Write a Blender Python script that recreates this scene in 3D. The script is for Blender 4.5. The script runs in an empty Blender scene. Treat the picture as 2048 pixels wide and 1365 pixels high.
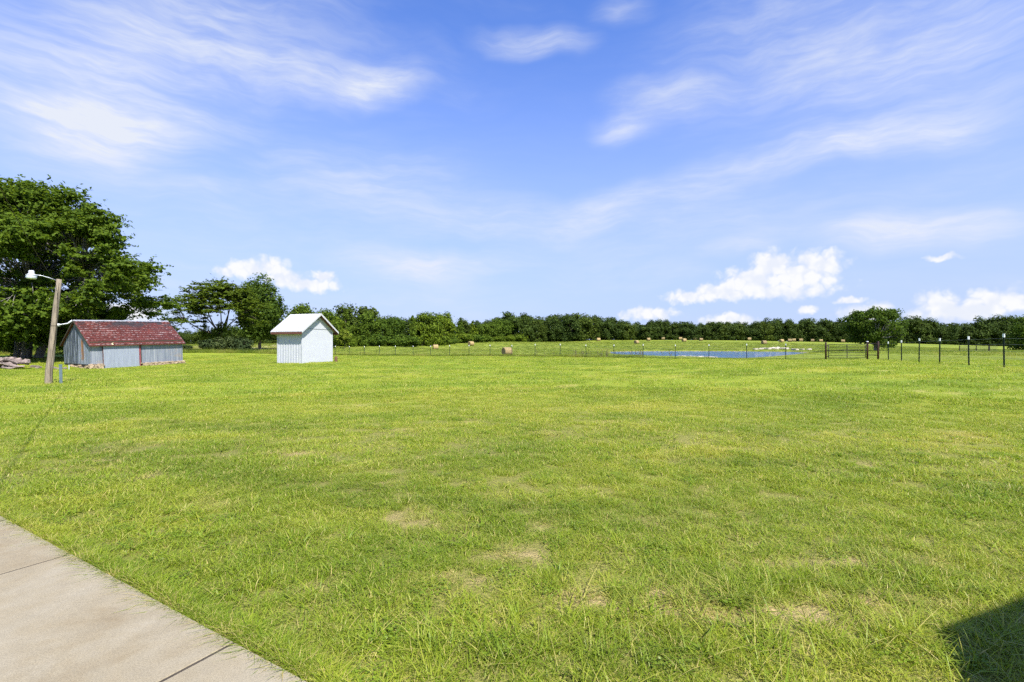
import bpy, bmesh, math, random
import numpy as np
from mathutils import Vector, Matrix

random.seed(7)
rng = np.random.default_rng(7)
R = math.radians
SC = bpy.context.scene
COL = SC.collection

# ------------------------------------------------------------------ camera
FPX, UC, VH, EYE = 967.0, 1024.0, 690.0, 1.5      # focal length and horizon in photograph pixels, eye height in metres
cam_d = bpy.data.cameras.new('camera')
cam_d.sensor_width = 36.0
cam_d.lens = 36.0 * FPX / 2048.0
cam_d.shift_y = 7.5 / 2048.0
cam_d.clip_end = 6000
cam = bpy.data.objects.new('camera', cam_d)
cam.location = (0, 0, EYE)
cam.rotation_euler = (R(90), 0, 0)
COL.objects.link(cam)
SC.camera = cam

# ------------------------------------------------------------------ sun, sky, exposure
SUN_AZ = math.atan2(.54, -.84)
SUN_EL = R(51)
to_sun = Vector((math.sin(SUN_AZ) * math.cos(SUN_EL), math.cos(SUN_AZ) * math.cos(SUN_EL), math.sin(SUN_EL)))
sun_d = bpy.data.lights.new('sun', 'SUN')
sun_d.energy = 5.0
sun_d.angle = R(.53)
sun_d.color = (1.0, .95, .87)
sun = bpy.data.objects.new('sun', sun_d)
sun.rotation_euler = to_sun.to_track_quat('Z', 'Y').to_euler()
sun.location = (0, 0, 60)
COL.objects.link(sun)

SC.view_settings.view_transform = 'Standard'
SC.view_settings.look = 'None'
SC.view_settings.gamma = 1
SC.view_settings.exposure = 0.92
SC.view_settings.use_curve_mapping = False
SC.cycles.max_bounces = 4
SC.cycles.diffuse_bounces = 3
SC.cycles.use_adaptive_sampling = True
SC.cycles.adaptive_threshold = .014
SC.cycles.use_denoising = False
SC.cycles.sample_clamp_indirect = 6
SC.cycles.transparent_max_bounces = 8
SC.cycles.use_light_tree = False


class NT:
    """small helper to write node trees"""
    def __init__(self, tree):
        self.t = tree
        tree.nodes.clear()

    def n(self, typ, **kw):
        nd = self.t.nodes.new(typ)
        for k, v in kw.items():
            if k.startswith('i_'):
                continue
            setattr(nd, k, v)
        return nd

    def put(self, sock, v):
        if isinstance(v, bpy.types.NodeSocket):
            self.t.links.new(v, sock)
        elif v is not None:
            sock.default_value = v

    def math(self, op, a, b=None, c=None, clamp=False):
        nd = self.n('ShaderNodeMath', operation=op, use_clamp=clamp)
        self.put(nd.inputs[0], a)
        self.put(nd.inputs[1], b)
        self.put(nd.inputs[2], c)
        return nd.outputs[0]

    def vmath(self, op, a, b=None, scale=None):
        nd = self.n('ShaderNodeVectorMath', operation=op)
        self.put(nd.inputs[0], a)
        self.put(nd.inputs[1], b)
        if scale is not None:
            self.put(nd.inputs['Scale'], scale)
        return nd.outputs['Value'] if op in ('LENGTH', 'DOT_PRODUCT') else nd.outputs[0]

    def mapping(self, v, loc=(0, 0, 0), rot=(0, 0, 0), scale=(1, 1, 1), typ='POINT'):
        nd = self.n('ShaderNodeMapping', vector_type=typ)
        self.put(nd.inputs['Vector'], v)
        nd.inputs['Location'].default_value = loc
        nd.inputs['Rotation'].default_value = rot
        nd.inputs['Scale'].default_value = scale
        return nd.outputs[0]

    def noise(self, v, scale=1.0, detail=4, rough=.55, dist=0.0, out=0):
        nd = self.n('ShaderNodeTexNoise')
        self.put(nd.inputs['Vector'], v)
        nd.inputs['Scale'].default_value = scale
        nd.inputs['Detail'].default_value = detail
        nd.inputs['Roughness'].default_value = rough
        nd.inputs['Distortion'].default_value = dist
        return nd.outputs[out]

    def noise2(self, *a, **kw):
        o = self.noise(*a, **kw)
        o.node.noise_dimensions = '2D'
        return o

    def mapr(self, v, a, b, c=0.0, d=1.0, smooth=True):
        nd = self.n('ShaderNodeMapRange', interpolation_type='SMOOTHSTEP' if smooth else 'LINEAR')
        self.put(nd.inputs[0], v)
        for i, x in enumerate((a, b, c, d)):
            self.put(nd.inputs[1 + i], x)
        return nd.outputs[0]

    def mix(self, f, a, b, blend='MIX'):
        nd = self.n('ShaderNodeMix', data_type='RGBA', blend_type=blend)
        self.put(nd.inputs[0], f)
        for s, v in ((nd.inputs[6], a), (nd.inputs[7], b)):
            if isinstance(v, (tuple, list)) and len(v) == 3:
                v = (*v, 1)
            self.put(s, v)
        return nd.outputs[2]

    def ramp(self, f, stops):
        nd = self.n('ShaderNodeValToRGB')
        el = nd.color_ramp.elements
        while len(el) < len(stops):
            el.new(.5)
        for e, (p, c) in zip(el, stops):
            e.position = p
            e.color = (*c, 1)
        self.put(nd.inputs[0], f)
        return nd.outputs[0]

    def attr(self, name, typ='GEOMETRY', out='Fac'):
        nd = self.n('ShaderNodeAttribute', attribute_name=name, attribute_type=typ)
        return nd.outputs[out]


def build_world():
    w = bpy.data.worlds.new('World')
    SC.world = w
    w.use_nodes = True
    k = NT(w.node_tree)
    sky = k.n('ShaderNodeTexSky', sky_type='NISHITA', sun_disc=False)
    sky.sun_elevation = SUN_EL
    sky.sun_rotation = SUN_AZ
    sky.altitude = 250
    sky.air_density = 1.0
    sky.dust_density = .1
    sky.ozone_density = 2.2
    d = k.n('ShaderNodeTexCoord').outputs['Generated']
    sep = k.n('ShaderNodeSeparateXYZ')
    k.put(sep.inputs[0], d)
    az = k.math('ARCTAN2', sep.outputs[0], sep.outputs[1])
    el = k.math('ARCSINE', sep.outputs[2])
    cmb = k.n('ShaderNodeCombineXYZ')
    k.put(cmb.inputs[0], az)
    k.put(cmb.inputs[1], el)
    P = cmb.outputs[0]

    def dirn(u, v):
        a = math.atan((u - UC) / FPX)
        return a, math.atan((VH - v) / FPX * math.cos(a))

    # thin high cirrus: soft streaks, warped and broken up by fibrous noise
    warp = k.noise2(P, 5.0, 3, .5, out=1)
    warp = k.vmath('SCALE', k.vmath('SUBTRACT', warp, (.5, .5, .5)), scale=.06)
    W = k.vmath('ADD', P, warp)
    warp2 = k.noise2(k.mapping(P, scale=(.45, 1, 1)), 16.0, 2, .5, out=1)
    W = k.vmath('ADD', W, k.vmath('SCALE', k.vmath('SUBTRACT', warp2, (.5, .5, .5)), scale=.012))
    strokes = [
        (-120, 110, 400, 200, 105, .80), (-60, 240, 430, 262, 30, .62), (170, -40, 560, 130, 60, .62),
        (-40, 290, 330, 300, 40, .35), (420, 130, 760, 170, 34, .38), (665, 172, 850, 158, 26, .75),
        (970, 78, 1165, 76, 19, .72), (1220, 196, 1450, 186, 24, .72), (1180, 258, 1320, 242, 20, .68),
        (860, 430, 1180, 448, 34, .50), (1080, 455, 1330, 385, 30, .60), (1240, 410, 1760, 250, 34, .40),
        (1500, 335, 2100, 150, 24, .55), (1700, 296, 2100, 218, 22, .65), (1640, 480, 2100, 434, 24, .95),
        (1390, 512, 1560, 494, 11, .42), (740, 540, 1080, 520, 20, .46), (680, 522, 900, 560, 26, .40),
        (1350, 130, 2150, 30, 95, .30), (1700, 150, 2100, 80, 36, .34), (270, 372, 480, 376, 12, .30),
        (1270, 545, 1420, 540, 15, .34), (300, 420, 900, 330, 60, .20), (1180, 20, 1300, 14, 16, .35),
        (560, 300, 1000, 420, 60, .22), (1000, 500, 1500, 470, 40, .22)]
    dens = None
    for (u1, v1, u2, v2, w_, s_) in strokes:
        a1, e1 = dirn(u1, v1)
        a2, e2 = dirn(u2, v2)
        ln = math.hypot(a2 - a1, e2 - e1) / 2 * 1.15
        m = k.mapping(W, ((a1 + a2) / 2, (e1 + e2) / 2, 0), (0, 0, math.atan2(e2 - e1, a2 - a1)),
                      (ln, w_ / FPX * 1.35, 1), 'TEXTURE')
        g = k.mapr(k.vmath('LENGTH', m), 1.35, 0.0, 0.0, s_ * .92)
        dens = g if dens is None else k.math('ADD', dens, g)
    fib = k.noise2(k.mapping(W, rot=(0, 0, R(-6)), scale=(4, 19, 1)), 1.0, 5, .64, .15)
    fib = k.mapr(fib, .25, .75, .50, 1.05)
    base = k.noise2(k.mapping(W, rot=(0, 0, R(-12)), scale=(1.5, 4.2, 1)), 1.0, 5, .55, .2)
    base = k.mapr(base, .34, .82, 0.03, .40)
    fib2 = k.noise2(k.mapping(W, rot=(0, 0, R(7)), scale=(9, 62, 1)), 1.0, 4, .6)
    fib = k.math('MULTIPLY', fib, k.mapr(fib2, .28, .72, .78, 1.16))
    cir = k.math('MULTIPLY', k.math('ADD', dens, base), fib, clamp=True)
    cir = k.math('MULTIPLY', cir, k.mapr(el, 0.0, .12, .35, 1.0))

    # low cumulus banks
    puffs = [(1440, 585, 62, 20), (1385, 594, 60, 13), (1500, 562, 72, 30), (1545, 532, 50, 32), (1635, 532, 58, 31),
             (1600, 556, 85, 30), (1540, 582, 120, 18), (1300, 627, 58, 16), (1455, 640, 60, 12), (1875, 610, 50, 24),
             (1985, 602, 66, 29), (2050, 604, 60, 26), (1940, 624, 140, 18), (1735, 626, 56, 22), (1615, 620, 26, 9),
             (488, 540, 60, 17), (542, 534, 38, 21), (570, 556, 46, 18), (645, 556, 26, 14), (628, 572, 52, 13),
             (250, 626, 90, 20), (1880, 515, 32, 7), (1700, 600, 30, 7), (2200, 600, 110, 34), (-150, 600, 120, 30),
             (-420, 560, 90, 40), (2500, 590, 90, 36)]
    cw = k.noise2(P, 26.0, 3, .55, out=1)
    C = k.vmath('ADD', P, k.vmath('SCALE', k.vmath('SUBTRACT', cw, (.5, .5, .5)), scale=.022))
    near = None
    for (u, v, rx, ry) in puffs:
        a, e = dirn(u, v)
        m = k.mapping(C, (a, e, 0), (0, 0, 0), (rx / FPX * math.cos(a) ** 2 * 1.1 + .004, ry / FPX * math.cos(a) * 1.15, 1), 'TEXTURE')
        ln = k.vmath('LENGTH', m)
        near = ln if near is None else k.math('SMOOTH_MIN', near, ln, .25)
    fine = k.noise2(P, 110.0, 3, .55)
    def billow(sc):
        vo = k.n('ShaderNodeTexVoronoi', feature='F1', voronoi_dimensions='2D')
        k.put(vo.inputs['Vector'], C)
        vo.inputs['Scale'].default_value = sc
        return vo.outputs['Distance']
    b1 = k.math('ADD', k.mapr(billow(48.0), .05, .75, .17, -.17, False), k.mapr(billow(120.0), .05, .75, .06, -.06, False))
    fld = k.math('ADD', k.math('SUBTRACT', .98, near), k.math('ADD', b1, k.mapr(fine, .25, .75, -.06, .06, False)))
    cum = k.mapr(fld, -.12, .58, 0.0, .95)
    # colours
    hz = k.mapr(el, 0.0, .55, 1.0, 0.0)
    skyc = k.mix(1.0, sky.outputs[0], (.67, .93, 1.54), 'MULTIPLY')
    skyc = k.mix(k.mapr(el, -.08, .66, .96, 0.0), skyc, SKY_HAZE)
    lump = k.noise2(P, 30.0, 2, .5)
    cumc = k.mix(k.math('MULTIPLY', k.mapr(lump, .30, .58), k.mapr(b1, -.20, .05)), (4.55, 4.75, 5.25), (5.35, 5.35, 5.4))
    col = k.mix(cir, skyc, (4.3, 4.55, 5.15))
    col = k.mix(cum, col, cumc)
    bg = k.n('ShaderNodeBackground')
    k.put(bg.inputs[0], col)
    bg.inputs[1].default_value = SKY_STRENGTH
    out = k.n('ShaderNodeOutputWorld')
    k.put(out.inputs[0], bg.outputs[0])
    w.cycles.sampling_method = 'MANUAL'
    w.cycles.sample_map_resolution = 512


SKY_STRENGTH = .099
SKY_HAZE = (2.85, 3.35, 4.9)
build_world()

# ------------------------------------------------------------------ helpers
def tag(o, label=None, cat=None, group=None, kind=None):
    if label: o['label'] = label
    if cat: o['category'] = cat
    if group: o['group'] = group
    if kind: o['kind'] = kind
    return o


def link(o, parent=None):
    COL.objects.link(o)
    if parent is not None:
        o.parent = parent
    return o


def empty(name, loc, rot=(0, 0, 0)):
    o = bpy.data.objects.new(name, None)
    o.location = loc
    o.rotation_euler = rot
    o.empty_display_size = .2
    return link(o)


def mesh_np(name, verts, faces, mat=None, smooth=False, attrs=None):
    """verts (N,3); faces (M,k) array (k constant) or list of such arrays"""
    me = bpy.data.meshes.new(name)
    if not isinstance(faces, list):
        faces = [faces]
    faces = [np.asarray(f, dtype=np.int32) for f in faces if len(f)]
    verts = np.asarray(verts, dtype=np.float32)
    me.vertices.add(len(verts))
    me.vertices.foreach_set('co', verts.ravel())
    loops = np.concatenate([f.ravel() for f in faces])
    cnt = np.concatenate([np.full(len(f), f.shape[1], dtype=np.int32) for f in faces])
    start = np.concatenate([[0], np.cumsum(cnt)[:-1]]).astype(np.int32)
    me.loops.add(len(loops))
    me.loops.foreach_set('vertex_index', loops)
    me.polygons.add(len(cnt))
    me.polygons.foreach_set('loop_start', start)
    me.polygons.foreach_set('loop_total', cnt)
    if smooth:
        me.polygons.foreach_set('use_smooth', np.ones(len(cnt), dtype=bool))
    if attrs:
        for k, v in attrs.items():
            a = me.attributes.new(k, 'FLOAT', 'POINT')
            a.data.foreach_set('value', np.asarray(v, dtype=np.float32))
    me.update(calc_edges=True)
    if mat:
        me.materials.append(mat)
    return me


class MB:
    """collects boxes, bars, tubes and lathes into one mesh"""
    def __init__(self):
        self.v = []
        self.f3 = []
        self.f4 = []
        self.fn = []

    def add(self, vs, fs):
        b = len(self.v)
        self.v += [tuple(x) for x in vs]
        for f in fs:
            self.fn.append([i + b for i in f])

    def box(self, x0, x1, y0, y1, z0, z1, M=None):
        vs = [Vector((x, y, z)) for z in (z0, z1) for y in (y0, y1) for x in (x0, x1)]
        if M is not None:
            vs = [M @ v for v in vs]
        self.add(vs, [(0, 2, 3, 1), (4, 5, 7, 6), (0, 1, 5, 4), (1, 3, 7, 5), (3, 2, 6, 7), (2, 0, 4, 6)])

    def prism(self, poly, axis_vec):
        """poly: list of 3D points, extruded by axis_vec"""
        n = len(poly)
        a = Vector(axis_vec)
        vs = [Vector(p) for p in poly] + [Vector(p) + a for p in poly]
        fs = [tuple(range(n))[::-1], tuple(range(n, 2 * n))]
        fs += [(i, (i + 1) % n, (i + 1) % n + n, i + n) for i in range(n)]
        self.add(vs, fs)

    def tube(self, pts, radii, seg=8, cap=True):
        pts = [Vector(p) for p in pts]
        if not hasattr(radii, '__len__'):
            radii = [radii] * len(pts)
        rings = []
        prev = None
        for i, p in enumerate(pts):
            t = (pts[min(i + 1, len(pts) - 1)] - pts[max(i - 1, 0)])
            if t.length < 1e-9: t = Vector((0, 0, 1))
            t.normalize()
            if prev is None:
                ref = Vector((1, 0, 0)) if abs(t.x) < .9 else Vector((0, 1, 0))
                n = (ref - t * ref.dot(t)).normalized()
            else:
                n = (prev - t * prev.dot(t)).normalized()
            prev = n
            b = t.cross(n)
            rings.append([p + (n * math.cos(2 * math.pi * j / seg) + b * math.sin(2 * math.pi * j / seg)) * radii[i] for j in range(seg)])
        vs = [v for r in rings for v in r]
        fs = []
        for i in range(len(pts) - 1):
            for j in range(seg):
                a, c = i * seg + j, i * seg + (j + 1) % seg
                fs.append((a, c, c + seg, a + seg))
        if cap:
            fs.append(tuple(range(seg))[::-1])
            fs.append(tuple(range((len(pts) - 1) * seg, len(pts) * seg)))
        self.add(vs, fs)

    def lathe(self, prof, seg=20, M=None):
        """prof: (r,z) list around local z"""
        vs = []
        for (r, z) in prof:
            for j in range(seg):
                a = 2 * math.pi * j / seg
                v = Vector((r * math.cos(a), r * math.sin(a), z))
                vs.append(M @ v if M is not None else v)
        fs = []
        for i in range(len(prof) - 1):
            for j in range(seg):
                a, c = i * seg + j, i * seg + (j + 1) % seg
                fs.append((a, c, c + seg, a + seg))
        fs.append(tuple(range(seg))[::-1])
        fs.append(tuple(range((len(prof) - 1) * seg, len(prof) * seg)))
        self.add(vs, fs)

    def mesh(self, name, mat, smooth=False):
        me = bpy.data.meshes.new(name)
        me.from_pydata(self.v, [], self.fn)
        if smooth:
            for p in me.polygons: p.use_smooth = True
        me.update()
        bm = bmesh.new()
        bm.from_mesh(me)
        bmesh.ops.recalc_face_normals(bm, faces=bm.faces)
        bm.to_mesh(me)
        bm.free()
        if mat: me.materials.append(mat)
        return me

    def build(self, name, mat, parent=None, smooth=False):
        o = bpy.data.objects.new(name, self.mesh(name, mat, smooth))
        return link(o, parent)


def vnoise(x, y, seed=0):
    x = np.asarray(x, dtype=np.float64); y = np.asarray(y, dtype=np.float64)
    xi = np.floor(x).astype(np.int64); yi = np.floor(y).astype(np.int64)
    fx = x - xi; fy = y - yi
    fx = fx * fx * (3 - 2 * fx); fy = fy * fy * (3 - 2 * fy)

    def h(a, b):
        n = (a * 374761393 + b * 668265263 + seed * 1442695041) & 0xFFFFFFFF
        n = ((n ^ (n >> 13)) * 1274126177) & 0xFFFFFFFF
        return ((n ^ (n >> 16)) & 0xFFFF) / 65535.0
    return (h(xi, yi) * (1 - fx) + h(xi + 1, yi) * fx) * (1 - fy) + (h(xi, yi + 1) * (1 - fx) + h(xi + 1, yi + 1) * fx) * fy


def fbm(x, y, seed=0, oct=4):
    s = 0; a = .5; t = 0
    for i in range(oct):
        s = s + a * vnoise(np.asarray(x) * 2 ** i + 17 * i, np.asarray(y) * 2 ** i + 31 * i, seed + i)
        t += a; a *= .5
    return s / t


def sstep(a, b, x):
    t = np.clip((np.asarray(x, dtype=np.float64) - a) / (b - a), 0, 1)
    return t * t * (3 - 2 * t)


# ------------------------------------------------------------------ terrain
def px(u, Y, v=None):
    """ground point seen along column u at depth Y (and its height if its row v is known)"""
    X = (u - UC) / FPX * Y
    return (X, Y) if v is None else (X, Y, EYE - (v - VH) / FPX * Y)


CTRL = [(0, 0, 0), (-4, 3.5, 0), (4, 3, 0), (0, 5, 0), (-8, 9, -.03), (8, 9, .06), (0, 14, 0), (12, 16, .2), (-14, 15, -.16), (0, 28, 0), (0, 45, 0),
        (-10, -10, 0), (10, -10, .1), (0, -30, 0), (60, -30, .6), (-60, -30, -.6),
        (21.98, 21.6, .48), (24.4, 27.4, .41), (27.4, 33.9, .33), (29.5, 38, .22), (28.3, 44, .13), (31.5, 42, .2),
        (0, 61, .03), (-28.3, 77.4, -.15), (13, 53, .04), (-17, 39.2, 0), (-14.5, 43, .02),
        px(97, 23, 768), px(183, 41.8, 739), px(365, 48, 727), px(30, 40, 738), px(20, 50, 715), px(120, 60, 714),
        px(437, 80, 700), px(517, 95, 700), px(370, 66, 707), px(540, 68, 708), px(420, 200, 690), px(100, 90, 700), px(400, 300, 691),
        px(670, 125, 692), px(760, 135, 691), px(900, 170, 687), px(1000, 210, 683), px(1200, 232, 681), px(1350, 245, 680.5), px(1500, 245, 681.5), px(1640, 245, 684.5),
        px(1800, 240, 687), px(1860, 240, 688.5), px(1980, 240, 694), px(2048, 160, 701),
        px(871, 140, 699.5), px(942, 160, 692), px(1021, 220, 685), px(1014, 85, 711), px(1197, 225, 684), px(1273, 190, 688.5), px(1528, 185, 689.5), px(1368, 215, 684.3),
        px(1563, 215, 685.2), px(1400, 140, 699), px(1250, 130, 700), px(1580, 135, 697), px(1640, 100, 703),
        px(1480, 57, 0) [:2] + (-.10,), px(1400, 59, 0)[:2] + (-.10,), px(1440, 60, 0)[:2] + (-.14,), px(1330, 64, 0)[:2] + (-.06,), px(1560, 66, 0)[:2] + (-.10,), px(1530, 58, 0)[:2] + (-.06,), px(1590, 80, 0)[:2] + (-.10,), px(1620, 70, 0)[:2] + (-.02,),
        px(1755, 95, 702), px(1850, 105, 703), px(1960, 110, 704), px(2048, 90, 705), px(1700, 60, 714), px(1900, 60, 713), px(2048, 45, 718), px(2300, 60, 712),
        (300, 420, 4), (-300, 420, 3), (0, 420, 5), (0, 900, 8), (800, 600, 6), (-800, 600, 5), (300, 100, 1), (-250, 100, 1), (400, -60, 1), (-400, -60, 0)]
CP = np.array(CTRL, dtype=np.float64)


def _ker(dx, dy):
    return np.sqrt(dx * dx + dy * dy + 16.0)


def _solve():
    n = len(CP)
    A = np.zeros((n + 1, n + 1))
    A[:n, :n] = _ker(CP[:, 0][:, None] - CP[:, 0][None], CP[:, 1][:, None] - CP[:, 1][None])
    A[:n, :n] -= np.eye(n) * .6
    A[:n, n] = 1; A[n, :n] = 1
    return np.linalg.solve(A, np.concatenate([CP[:, 2], [0]]))


RBF = _solve()
ZW = -.20
POND = np.array([px(u, (EYE - ZW) * FPX / (v - VH)) for u, v in (
    (1222, 704.4), (1262, 703.6), (1310, 703.2), (1360, 703.0), (1420, 703.1), (1480, 703.4), (1530, 703.9), (1575, 704.5), (1606, 705.6), (1618, 706.8),
    (1600, 708.4), (1578, 710.2), (1556, 712.2), (1528, 714.4), (1496, 716.4), (1466, 717.0), (1436, 716.0), (1405, 714.8), (1370, 713.8), (1330, 712.8), (1285, 711.6), (1245, 710.2), (1222, 707.6))])


def pond_dist(x, y):
    """signed distance to the shore, positive on land"""
    x = np.asarray(x, dtype=np.float64); y = np.asarray(y, dtype=np.float64)
    d = np.full(x.shape, 1e9); ins = np.zeros(x.shape, dtype=bool)
    n = len(POND)
    for i in range(n):
        ax, ay = POND[i]; bx, by = POND[(i + 1) % n]
        ex, ey = bx - ax, by - ay
        t = np.clip(((x - ax) * ex + (y - ay) * ey) / (ex * ex + ey * ey), 0, 1)
        d = np.minimum(d, np.hypot(x - ax - t * ex, y - ay - t * ey))
        c = ((ay > y) != (by > y)) & (x < (bx - ax) * (y - ay) / (by - ay + 1e-12) + ax)
        ins ^= c
    return np.where(ins, -d, d)


def gz(x, y):
    x = np.atleast_1d(np.asarray(x, dtype=np.float64)); y = np.atleast_1d(np.asarray(y, dtype=np.float64))
    shp = x.shape
    xf, yf = x.ravel(), y.ravel()
    z = np.empty(len(xf))
    for s in range(0, len(xf), 20000):
        e = s + 20000
        z[s:e] = _ker(xf[s:e, None] - CP[:, 0], yf[s:e, None] - CP[:, 1]) @ RBF[:-1] + RBF[-1]
    und = (fbm(xf * .35, yf * .35, 5, 3) - .5) * .10 * sstep(2, 12, np.hypot(xf, yf))
    z = z + und
    near = (xf > 5) & (xf < 75) & (yf > 50) & (yf < 140)
    if near.any():
        xs, ys = xf[near], yf[near]
        d = pond_dist(xs, ys)
        d = d + (fbm(xs * .5, ys * .5, 9, 3) - .5) * 1.1
        t = sstep(0, 5, d)
        land = (ZW + .02 + .035 * np.clip(d, 0, 6)) * (1 - t) + np.maximum(z[near], ZW + .06) * t
        z[near] = np.where(d < 0, ZW - .05 - .25 * np.clip(-d, 0, 4), land)
    return z.reshape(shp)


def g1(x, y):
    return float(gz(x, y)[0])


# left (far) fence line and the right fence line, in plan
FA, FB = np.array([28.3, 44.0]), np.array([-28.3, 77.4])


def fence_side(x, y):
    """>0 beyond the far fence (pasture), <0 on the lawn"""
    d = FB - FA
    n = np.array([d[1], -d[0]]) / np.hypot(*d)
    if n[1] < 0: n = -n
    return (np.asarray(x) - FA[0]) * n[0] + (np.asarray(y) - FA[1]) * n[1]


def pasture_mask(x, y):
    x = np.asarray(x, dtype=np.float64); y = np.asarray(y, dtype=np.float64)
    a = sstep(-.4, .6, fence_side(x, y)) * (x > -29)
    # left back edge of the lawn
    b = sstep(-.5, 1.0, y - (68 + .10 * (x + 28))) * (x <= -29)
    # right of the right-hand fence
    e = np.array([29.5 - 21.98, 37.8 - 21.6]); n = np.array([e[1], -e[0]]) / np.hypot(*e)
    s = (x - 21.98) * n[0] + (y - 21.6) * n[1]
    c = sstep(-.3, .8, s) * .22
    return np.clip(np.maximum(np.maximum(a, b), c), 0, 1)


STRAW = [(.98, 2.94, .30, .13), (.46, 2.86, .24, .10), (1.18, 2.68, .30, .10), (2.1, 2.82, .38, .11), (1.75, 2.60, .28, .10), (.75, 2.72, .2, .06), (-1.22, 5.27, .22, .10), (.06, 3.45, .20, .09),
         (-3.0, 6.7, .4, .12), (2.6, 3.3, .45, .10), (-.4, 3.1, .2, .08), (1.45, 2.75, .3, .09)]
DARK = [(-6.4, 7.3, -3.0, 5.4, .42), (-3.6, 5.7, -1.2, 4.75, .42), (-1.4, 4.8, .3, 4.3, .25), (4.4, 5.0, 5.6, 4.75, .18), (2.2, 6.2, 3.4, 6.0, .25), (7.6, 11.2, 8.3, 11.0, .35),
        (-.2, 2.2, .8, 2.35, .22), (-7, 9.5, -4, 8.6, .4)]


def lawn_tint(x, y):
    """dryness 0..1 and dark-green 0..1 of the lawn at a spot"""
    x = np.asarray(x, dtype=np.float64); y = np.asarray(y, dtype=np.float64)
    n1 = fbm(x * .45, y * .6, 21, 4)
    n2 = fbm(x * 2.2, y * 2.6, 22, 3)
    n3 = fbm((x * .96 + y * .28) * .16, (y * .96 - x * .28) * 1.1, 23, 4)
    n4 = fbm(x * 7, y * 8, 24, 2)
    dry = .46 + .7 * (n1 - .5) + .6 * (n2 - .5) + .9 * (n3 - .5) + .5 * (n4 - .5)
    dark = sstep(.50, .72, 1 - n1 + .35 * (n2 - .5)) * .35 + sstep(.56, .75, fbm(x * .8, y * .9, 27, 3)) * .25
    st = np.zeros_like(x)
    for (cx, cy, rx, ry) in STRAW:
        st = np.maximum(st, np.exp(-(((x - cx) / rx) ** 2 + ((y - cy) / ry) ** 2)))
    wx = x + (fbm(x * 5, y * 5, 31, 2) - .5) * .25
    st = np.clip(st * 1.5 - .15, 0, 1) * sstep(.22, .55, fbm(wx * 6, y * 9, 32, 3)) + .5 * sstep(.62, .80, fbm(x * 1.1, y * 2.0, 33, 4)) * sstep(.45, .65, n2)
    for (x0, y0, x1, y1, w) in DARK:
        ex, ey = x1 - x0, y1 - y0
        t = np.clip(((x - x0) * ex + (y - y0) * ey) / (ex * ex + ey * ey), 0, 1)
        dd = np.hypot(x - x0 - t * ex, y - y0 - t * ey)
        dark = np.maximum(dark, np.exp(-(dd / w) ** 2) * (.6 + .6 * n2))
    # greener and lusher near the walk and far ahead
    far = sstep(8, 30, np.hypot(x, y))
    dry = dry - .04 * far + .10 * (1 - sstep(2, 7, np.hypot(x, y))) * (x > -.5)
    return np.clip(dry * (1 - .5 * np.clip(dark, 0, 1)), 0, 1), np.clip(dark, 0, 1), np.clip(st, 0, 1)


def new_mat(name):
    m = bpy.data.materials.new(name)
    m.use_nodes = True
    return m, NT(m.node_tree)


def finish(k, shader, disp=None):
    o = k.n('ShaderNodeOutputMaterial')
    k.put(o.inputs['Surface'], shader)
    if disp is not None:
        k.put(o.inputs['Displacement'], disp)


def principled(k, base, rough=.6, metal=0.0, spec=.5, normal=None):
    p = k.n('ShaderNodeBsdfPrincipled')
    if isinstance(base, tuple) and len(base) == 3: base = (*base, 1)
    k.put(p.inputs['Base Color'], base)
    k.put(p.inputs['Roughness'], rough)
    k.put(p.inputs['Metallic'], metal)
    k.put(p.inputs['Specular IOR Level'], spec)
    k.put(p.inputs['Normal'], normal)
    return p.outputs[0]


def bump(k, h, strength=.5, dist=.02):
    b = k.n('ShaderNodeBump')
    b.inputs['Strength'].default_value = strength
    b.inputs['Distance'].default_value = dist
    k.put(b.inputs['Height'], h)
    return b.outputs[0]


G_DARK = (.145, .210, .016)
G_MID = (.266, .341, .024)
G_DRY = (.430, .420, .065)
G_STRAW = (.60, .47, .20)


def grass_colour(k, dry, dark, straw):
    c = k.ramp(dry, [(0.0, (.185, .275, .018)), (.35, G_MID), (.70, (.346, .386, .039)), (1.0, G_DRY)])
    c = k.mix(k.math('MULTIPLY', dark, .62), c, G_DARK)
    return k.mix(straw, c, G_STRAW)


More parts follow.
